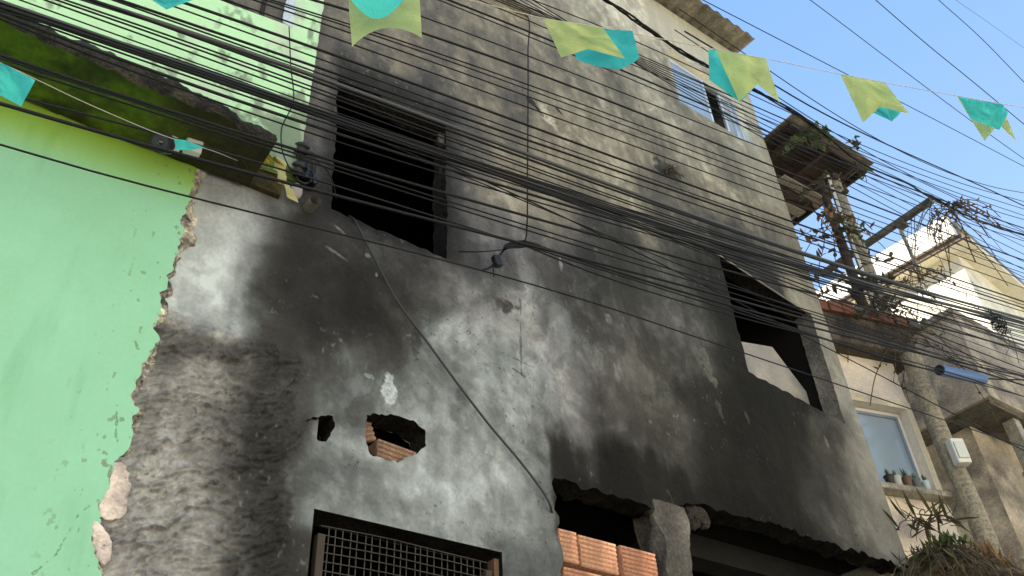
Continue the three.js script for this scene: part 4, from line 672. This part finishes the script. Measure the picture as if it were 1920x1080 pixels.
tag(mesh('loose_wire', tube([[590, 300], [612, 318], [625, 345], [630, 372]].map(([a, b]) => onZ(a, b, 0.03)), 0.004, 20, 5), M.cable), 'short loose wire beside the bracket at the left burnt window', 'wire');

// ------------------------------------------------------------------ things on the walls at the corner
{
  const c = onZ(362, 276, 0.2), g = thing('security_camera', 'cream bullet security camera with black front on the green wall under the ledge', 'security camera', c);
  const nose = onZ(304, 268, 0.34).sub(c), side = nose.clone().sub(onZ(342, 276, 0.3).sub(c)).normalize(), aim = EYE.clone().sub(c).normalize().multiplyScalar(0.75).add(side.multiplyScalar(0.75)).normalize(), back = nose.clone().addScaledVector(aim, -0.12);
  mesh('body', bar(back, nose.clone().addScaledVector(aim, -0.02), 0.045, 0.05, 20), std({ color: rgb(0.76, 0.72, 0.56), roughness: 0.4 }), g);
  mesh('front_ring', bar(nose.clone().addScaledVector(aim, -0.03), nose.clone().addScaledVector(aim, 0.02), 0.054, 0.052, 24), M.black, g);
  mesh('lens_plate', bar(nose.clone().addScaledVector(aim, 0.0195), nose.clone().addScaledVector(aim, 0.023), 0.04, 0.04, 24), std({ color: rgb(0.05, 0.055, 0.065), roughness: 0.3 }), g);
  mesh('lens', new THREE.SphereGeometry(0.017, 20, 12).translate(nose.x + aim.x * 0.02, nose.y + aim.y * 0.02, nose.z + aim.z * 0.02), new THREE.MeshPhysicalMaterial({ color: rgb(0.01, 0.012, 0.02), roughness: 0.08, clearcoat: 1 }), g);
  mesh('arm', bar(V(0, 0, 0), back, 0.016, 0.016, 10), M.white, g);
  mesh('junction_box', rbox(0.085, 0.1, 0.06, 0.01, 0, 0, 0), M.white, g);
  mesh('ceiling_arm', bar(V(0, 0.02, 0), V(0.0, 0.16, -0.02), 0.014, 0.014, 10), M.white, g);
}
{
  const c = onZ(566, 318, 0.02), g = thing('insulator_bracket', 'sooty black cable bracket with insulators fixed to the wall beside the left burnt window', 'bracket', c), L = (a, b, z) => onZ(a, b, z).sub(c);
  mesh('plate', rbox(0.13, 0.3, 0.03, 0.008, 0.02, 0.02, 0.0), M.sootRough, g);
  for (const [a, b] of [[566, 278], [566, 302], [560, 316]]) { const p = L(a, b, 0.12); mesh('insulator', new THREE.LatheGeometry([[0, -0.04], [0.032, -0.04], [0.045, -0.025], [0.03, -0.012], [0.03, 0.004], [0.046, 0.014], [0.03, 0.03], [0, 0.035]].map(([x, y]) => new THREE.Vector2(x, y)), 18).rotateX(0.5), M.black, g, p); mesh('pin', bar(p.clone().setZ(0), p, 0.01), M.iron, g); }
  mesh('hook', tube([L(566, 300, 0.12), L(578, 318, 0.16), L(572, 332, 0.16), L(560, 326, 0.14)], 0.007, 20, 6), M.black, g);
  mesh('wire_coil', tube(Array.from({ length: 30 }, (_, i) => L(572 + 16 * Math.cos(i * 0.9), 330 + 14 * Math.sin(i * 0.9), 0.05 + 0.002 * i)), 0.006, 90, 5), M.black, g);
  mesh('clamp', rbox(0.1, 0.06, 0.06, 0.01, 0.08, -0.06, 0.04).rotateZ(-0.5), M.black, g);
}
{ // torn yellow bag scrap and rag at the ledge end
  const g = thing('torn_plastic_strip', 'torn yellowish plastic strip hanging from the end of the mossy ledge', 'plastic scrap');
  const band = (pts, w, mat, name) => { const c = new THREE.CatmullRomCurve3(pts), n = 18, pos = [], idx = [], uv = []; for (let i = 0; i <= n; i++) { const p = c.getPoint(i / n), k = w * (0.6 + 0.7 * fbm(i * 0.5, w * 90, 2)); pos.push(p.x - k / 2, p.y, p.z + 0.02 * Math.sin(i), p.x + k / 2, p.y + 0.01 * Math.sin(i * 2), p.z - 0.01); uv.push(0, i / n, 1, i / n); if (i < n) { const a = i * 2; idx.push(a, a + 2, a + 1, a + 1, a + 2, a + 3); } } const q = new THREE.BufferGeometry(); q.setAttribute('position', new THREE.Float32BufferAttribute(pos, 3)); q.setAttribute('uv', new THREE.Float32BufferAttribute(uv, 2)); q.setIndex(idx); q.computeVertexNormals(); return mesh(name, q, mat, g); };
  band([[528, 298], [526, 315], [530, 335], [540, 352], [552, 372]].map(([a, b]) => onZ(a, b, 0.16)), 0.075, std({ color: rgb(0.5, 0.47, 0.2), side: THREE.DoubleSide, roughness: 0.6 }), 'strip');
  band([[492, 302], [506, 296], [518, 298], [528, 306]].map(([a, b]) => onZ(a, b, 0.2)), 0.05, std({ color: rgb(0.34, 0.27, 0.03), side: THREE.DoubleSide, roughness: 0.5 }), 'strip');
  tag(mesh('cloth_rag', new THREE.IcosahedronGeometry(0.045, 3).scale(0.8, 1.4, 0.5).translate(...onZ(556, 358, 0.06).toArray()), std({ color: rgb(0.42, 0.38, 0.37) })), 'small pale rag stuck to the wall below the insulator bracket', 'rag');
}

// blue sleeve over the cables
{
  const a = onZ(1762, 694, 0.6), b = onZ(1843, 711, 0.6), g = thing('blue_pipe_sleeve', 'blue plastic pipe sleeve threaded on the cables right of the wooden post', 'pipe', a), d = b.clone().sub(a);
  mesh('sleeve', bar(V(0, 0, 0), d, 0.05, 0.05, 20), std({ color: rgb(0.1, 0.2, 0.46), roughness: 0.4 }), g);
  mesh('dark_end_disc', bar(d.clone().multiplyScalar(-0.015), d.clone().multiplyScalar(-0.002), 0.045, 0.045, 20), M.black, g);  // black disc stands in for the shaded hollow of the pipe
  cable([[1560, 640], [1660, 672], [1762, 697], [1843, 709], [1920, 712]], TT, 'cable passing through the blue pipe sleeve', M.cable, undefined, 0.6);
}

// ------------------------------------------------------------------ bunting
const cloth = (c) => new THREE.MeshPhysicalMaterial({ color: c, roughness: 1, transmission: 0.35, thickness: 0, specularIntensity: 0.3 }), PY = cloth(rgb(0.66, 0.76, 0.34)), PT = cloth(rgb(0.09, 0.72, 0.74));
for (const m of [PY, PT]) { m.side = THREE.DoubleSide; m.bumpMap = bumpTex; m.bumpScale = 0.0025; }
function flag(label, pts, dist, mat, dip = 0.35, wave = 0.012, round = false) {   // pts: hung corners a, b, lower corners c (under b), d (under a), notch n
  const [A, B, C, D, N] = pts.map((p) => at(p[0], p[1], p[2] ?? dist)), nx = 20, ny = 12, pos = [], uv = [], idx = [], nrm = B.clone().sub(A).cross(D.clone().sub(A)).normalize();
  for (let j = 0; j <= ny; j++) for (let i = 0; i <= nx; i++) {
    const u = i / nx, v = j / ny, top = A.clone().lerp(B, u);
    const low = round ? D.clone().multiplyScalar(2 * (0.5 - u) * (1 - u)).addScaledVector(N, 4 * u * (1 - u)).addScaledVector(C, 2 * u * (u - 0.5)) : u < 0.5 ? D.clone().lerp(N, u * 2) : N.clone().lerp(C, (u - 0.5) * 2), p = top.lerp(low, v);
    p.addScaledVector(nrm, wave * (Math.sin(u * 9 + v * 3) * v + 1.6 * (fbm(u * 4 + pts[0][0], v * 4, 2) - 0.5) + 0.9 * Math.abs(fbm(u * 6 + v * 3 + pts[0][1], v * 5, 2) - 0.5))); pos.push(p.x, p.y, p.z); uv.push(u, v);
  }
  for (let j = 0; j < ny; j++) for (let i = 0; i < nx; i++) { const a = j * (nx + 1) + i; idx.push(a, a + nx + 1, a + 1, a + 1, a + nx + 1, a + nx + 2); }
  const g = new THREE.BufferGeometry(); g.setAttribute('position', new THREE.Float32BufferAttribute(pos, 3)); g.setAttribute('uv', new THREE.Float32BufferAttribute(uv, 2)); g.setIndex(idx); g.computeVertexNormals();
  return tag(mesh('bunting_flag', g, mat), label, 'flag', 'bunting flags');
}
flag('yellow swallowtail flag hanging top centre before the left upper wall', [[652, -14], [786, -18], [791, 71], [660, 88], [722, 53]], 2.9, PY, 0, 0.008, true);
flag('turquoise flag lying over the yellow flag at the top centre', [[652, -34, 2.86], [768, -36, 2.86], [764, -8, 2.82], [656, -4, 2.82], [706, 34, 2.8]], 2.85, PT, 0.3, 0.004, true);
flag('yellow flag stretched sideways over a turquoise one before the upper wall', [[1018, 34], [1130, 52], [1172, 110], [1052, 108], [1102, 92]], 3.0, PY);
flag('turquoise flag half hidden behind the sideways yellow flag', [[1068, 52, 3.06], [1186, 58, 3.06], [1199, 108, 3.1], [1080, 112, 3.1], [1162, 134, 3.08]], 3.06, PT);
flag('yellow flag with a torn trailing corner in front of the upper window', [[1342, 94], [1436, 110], [1462, 192], [1386, 190], [1420, 158]], 3.3, PY);
flag('turquoise flag behind the torn yellow flag before the upper window', [[1328, 92, 3.36], [1412, 104, 3.36], [1414, 164, 3.36], [1330, 150, 3.36], [1388, 192, 3.36]], 3.36, PT);
flag('yellow flag over a turquoise corner alone in the open sky', [[1576, 140], [1660, 156], [1706, 214], [1618, 230], [1650, 200]], 3.9, PY);
flag('turquoise flag tip showing below the yellow flag in the open sky', [[1582, 150, 3.96], [1662, 158, 3.96], [1690, 208, 3.98], [1616, 196, 3.98], [1672, 230, 3.96]], 3.96, PT);
flag('turquoise flag over a yellow one farthest out in the sky', [[1796, 181], [1880, 196], [1890, 212], [1822, 224], [1874, 244]], 4.4, PT);
flag('yellow flag with two long points behind the outermost turquoise flag', [[1794, 182, 4.46], [1878, 196, 4.46], [1905, 264, 4.46], [1846, 264, 4.46], [1872, 232, 4.46]], 4.46, PY);
flag('turquoise flag tip at the top edge before the green upper wall', [[270, -30], [352, -26], [372, -4], [282, -2], [312, 18]], 2.9, PT);
flag('turquoise flag at the left edge below the mossy ledge', [[-40, 104], [0, 116], [66, 150], [-20, 168], [40, 200]], 3.4, PT);
flag('small turquoise flag wrapped beside the security camera', [[326, 260], [350, 263], [384, 277], [330, 281], [352, 282]], 3.72, PT, 0.3, 0.004);
tag(mesh('bunting_string', tube([at(420, -60, 2.9), at(652, -14, 2.9), at(786, -18, 2.92), at(1018, 34, 3.0), at(1130, 52, 3.05), at(1328, 90, 3.3), at(1436, 110, 3.36), at(1576, 139, 3.9), at(1660, 155, 4.0), at(1796, 180, 4.4), at(1880, 195, 4.6), at(2020, 220, 5)], 0.0016, 120, 5), M.string), 'white string of the bunting stretched from top centre to the sky on the right', 'string');
tag(mesh('bunting_string', tube([at(-60, 100, 3.3), at(0, 118, 3.4), at(68, 149, 3.45), at(150, 188, 3.5), at(290, 248, 3.66), at(330, 262, 3.72), at(384, 278, 3.85), onZ(460, 306, 0.12), onZ(520, 326, 0.06)], 0.0016, 80, 5), M.string), 'pale string running along the green wall under the mossy ledge', 'string');

// ------------------------------------------------------------------ plants
spray('vine', 'leafy green vine hanging in front of the timber canopy', onZ(1520, 275, 0.42), 9, { L: 0.42, droop: 0.7, leaves: 16, size: 0.075, wide: 0.045, up: 0.9, spread: 0.7, category: 'vine' });
spray('vine', 'small green sprig clinging to the twisted cable bundle', onZ(1612, 268, 0.8), 5, { L: 0.2, droop: 0.4, leaves: 7, size: 0.05, wide: 0.03, category: 'vine' });
spray('vine', 'green tuft under the outer corner of the timber canopy', onZ(1545, 352, 0.3), 7, { L: 0.3, droop: 0.8, leaves: 9, size: 0.07, wide: 0.045, mat: M.leafOlive, category: 'vine' });
spray('vine', 'small sprig dangling right of the canopy corner', onZ(1615, 322, 0.35), 4, { L: 0.2, droop: 0.8, leaves: 7, size: 0.05, wide: 0.035, category: 'vine' });
spray('dry_vine', 'brown dried vine hanging between the burnt house edge and the canopy posts', onZ(1545, 430, 0.15), 12, { L: 0.75, droop: 1.1, leaves: 9, size: 0.09, wide: 0.04, mat: M.leafDry, spread: 0.6, category: 'vine' });
spray('dry_vine', 'tangle of dried leaves on the terrace edge at the foot of the posts', onZ(1600, 545, 0.1), 16, { L: 0.5, droop: 0.6, leaves: 9, size: 0.09, wide: 0.035, mat: M.leafOlive, spread: 1, category: 'vine' });
spray('dry_vine', 'dense tangle of dry stems caught on the outer end of the pergola beam', onZ(1782, 395, 0.75), 26, { L: 0.5, droop: 1.4, leaves: 7, size: 0.06, wide: 0.02, mat: M.leafDry, spread: 0.9, category: 'vine', r: 0.006 });
spray('dry_vine', 'long bare stems hanging below the pergola beam', onZ(1745, 385, 0.72), 12, { L: 0.55, droop: 2.0, leaves: 3, size: 0.05, wide: 0.02, mat: M.leafDry, spread: 0.5, up: 0.2, category: 'vine' });
spray('dry_vine', 'dry vine strands over the cream house wall behind the cables', onZ(1725, 530, 0.5), 14, { L: 0.55, droop: 1.2, leaves: 5, size: 0.06, wide: 0.02, mat: M.leafDry, spread: 0.7, category: 'vine' });
spray('ivy', 'dry ivy strands hanging over the terrace slab corner', onZ(1705, 630, 0.3), 12, { L: 0.6, droop: 1.6, leaves: 6, size: 0.05, wide: 0.02, mat: M.leafOlive, spread: 0.5, up: 0.2, category: 'vine' });
spray('ivy', 'leafy stems trailing over the red tiles of the terrace edge', onZ(1640, 575, 0.25), 18, { L: 0.42, droop: 1.5, leaves: 10, size: 0.055, wide: 0.03, mat: M.leafOlive, spread: 0.9, up: 0.4, category: 'vine' });
spray('vine', 'pale green leaves climbing the thick canopy post', onZ(1590, 430, 0.25), 9, { L: 0.34, droop: 0.8, leaves: 10, size: 0.06, wide: 0.035, mat: M.leafGreen, spread: 0.6, category: 'vine' });
spray('spiky_plant', 'olive spiky plant arching out below the window sill pots', onZ(1738, 985, 0.12), 16, { L: 0.34, droop: 0.75, leaves: 3, size: 0.2, wide: 0.03, up: 1, mat: M.leafOlive, category: 'plant' });
spray('dry_shrub', 'olive brown shrub spilling over the ledge beside the burnt house foot', onZ(1760, 1035, 0.3), 48, { L: 0.46, droop: 1.1, leaves: 7, size: 0.09, wide: 0.016, mat: M.leafOlive, spread: 1.1, category: 'shrub' });
spray('dry_shrub', 'straw coloured dry grass clump at the foot of the wooden post', onZ(1822, 1052, 0.35), 40, { L: 0.34, droop: 0.9, leaves: 8, size: 0.13, wide: 0.014, mat: std({ color: rgb(0.24, 0.15, 0.08), side: THREE.DoubleSide }), spread: 1.2, category: 'shrub' });
spray('leafy_plant', 'green leafy plant in the middle of the dried shrubs', onZ(1776, 1022, 0.42), 8, { L: 0.24, droop: 0.8, leaves: 7, size: 0.08, wide: 0.03, mat: M.leafGreen, category: 'plant' });
spray('wall_weed', 'small dry weed growing from the burnt wall above the right window', onZ(1248, 325, 0.01), 14, { L: 0.16, droop: 0.8, leaves: 6, size: 0.04, wide: 0.012, mat: M.leafOlive, dirs: () => V(rr(-0.8, 0.8), rr(-0.4, 0.6), rr(0.4, 1)).normalize(), category: 'weed' });

renderer.render(scene, camera);
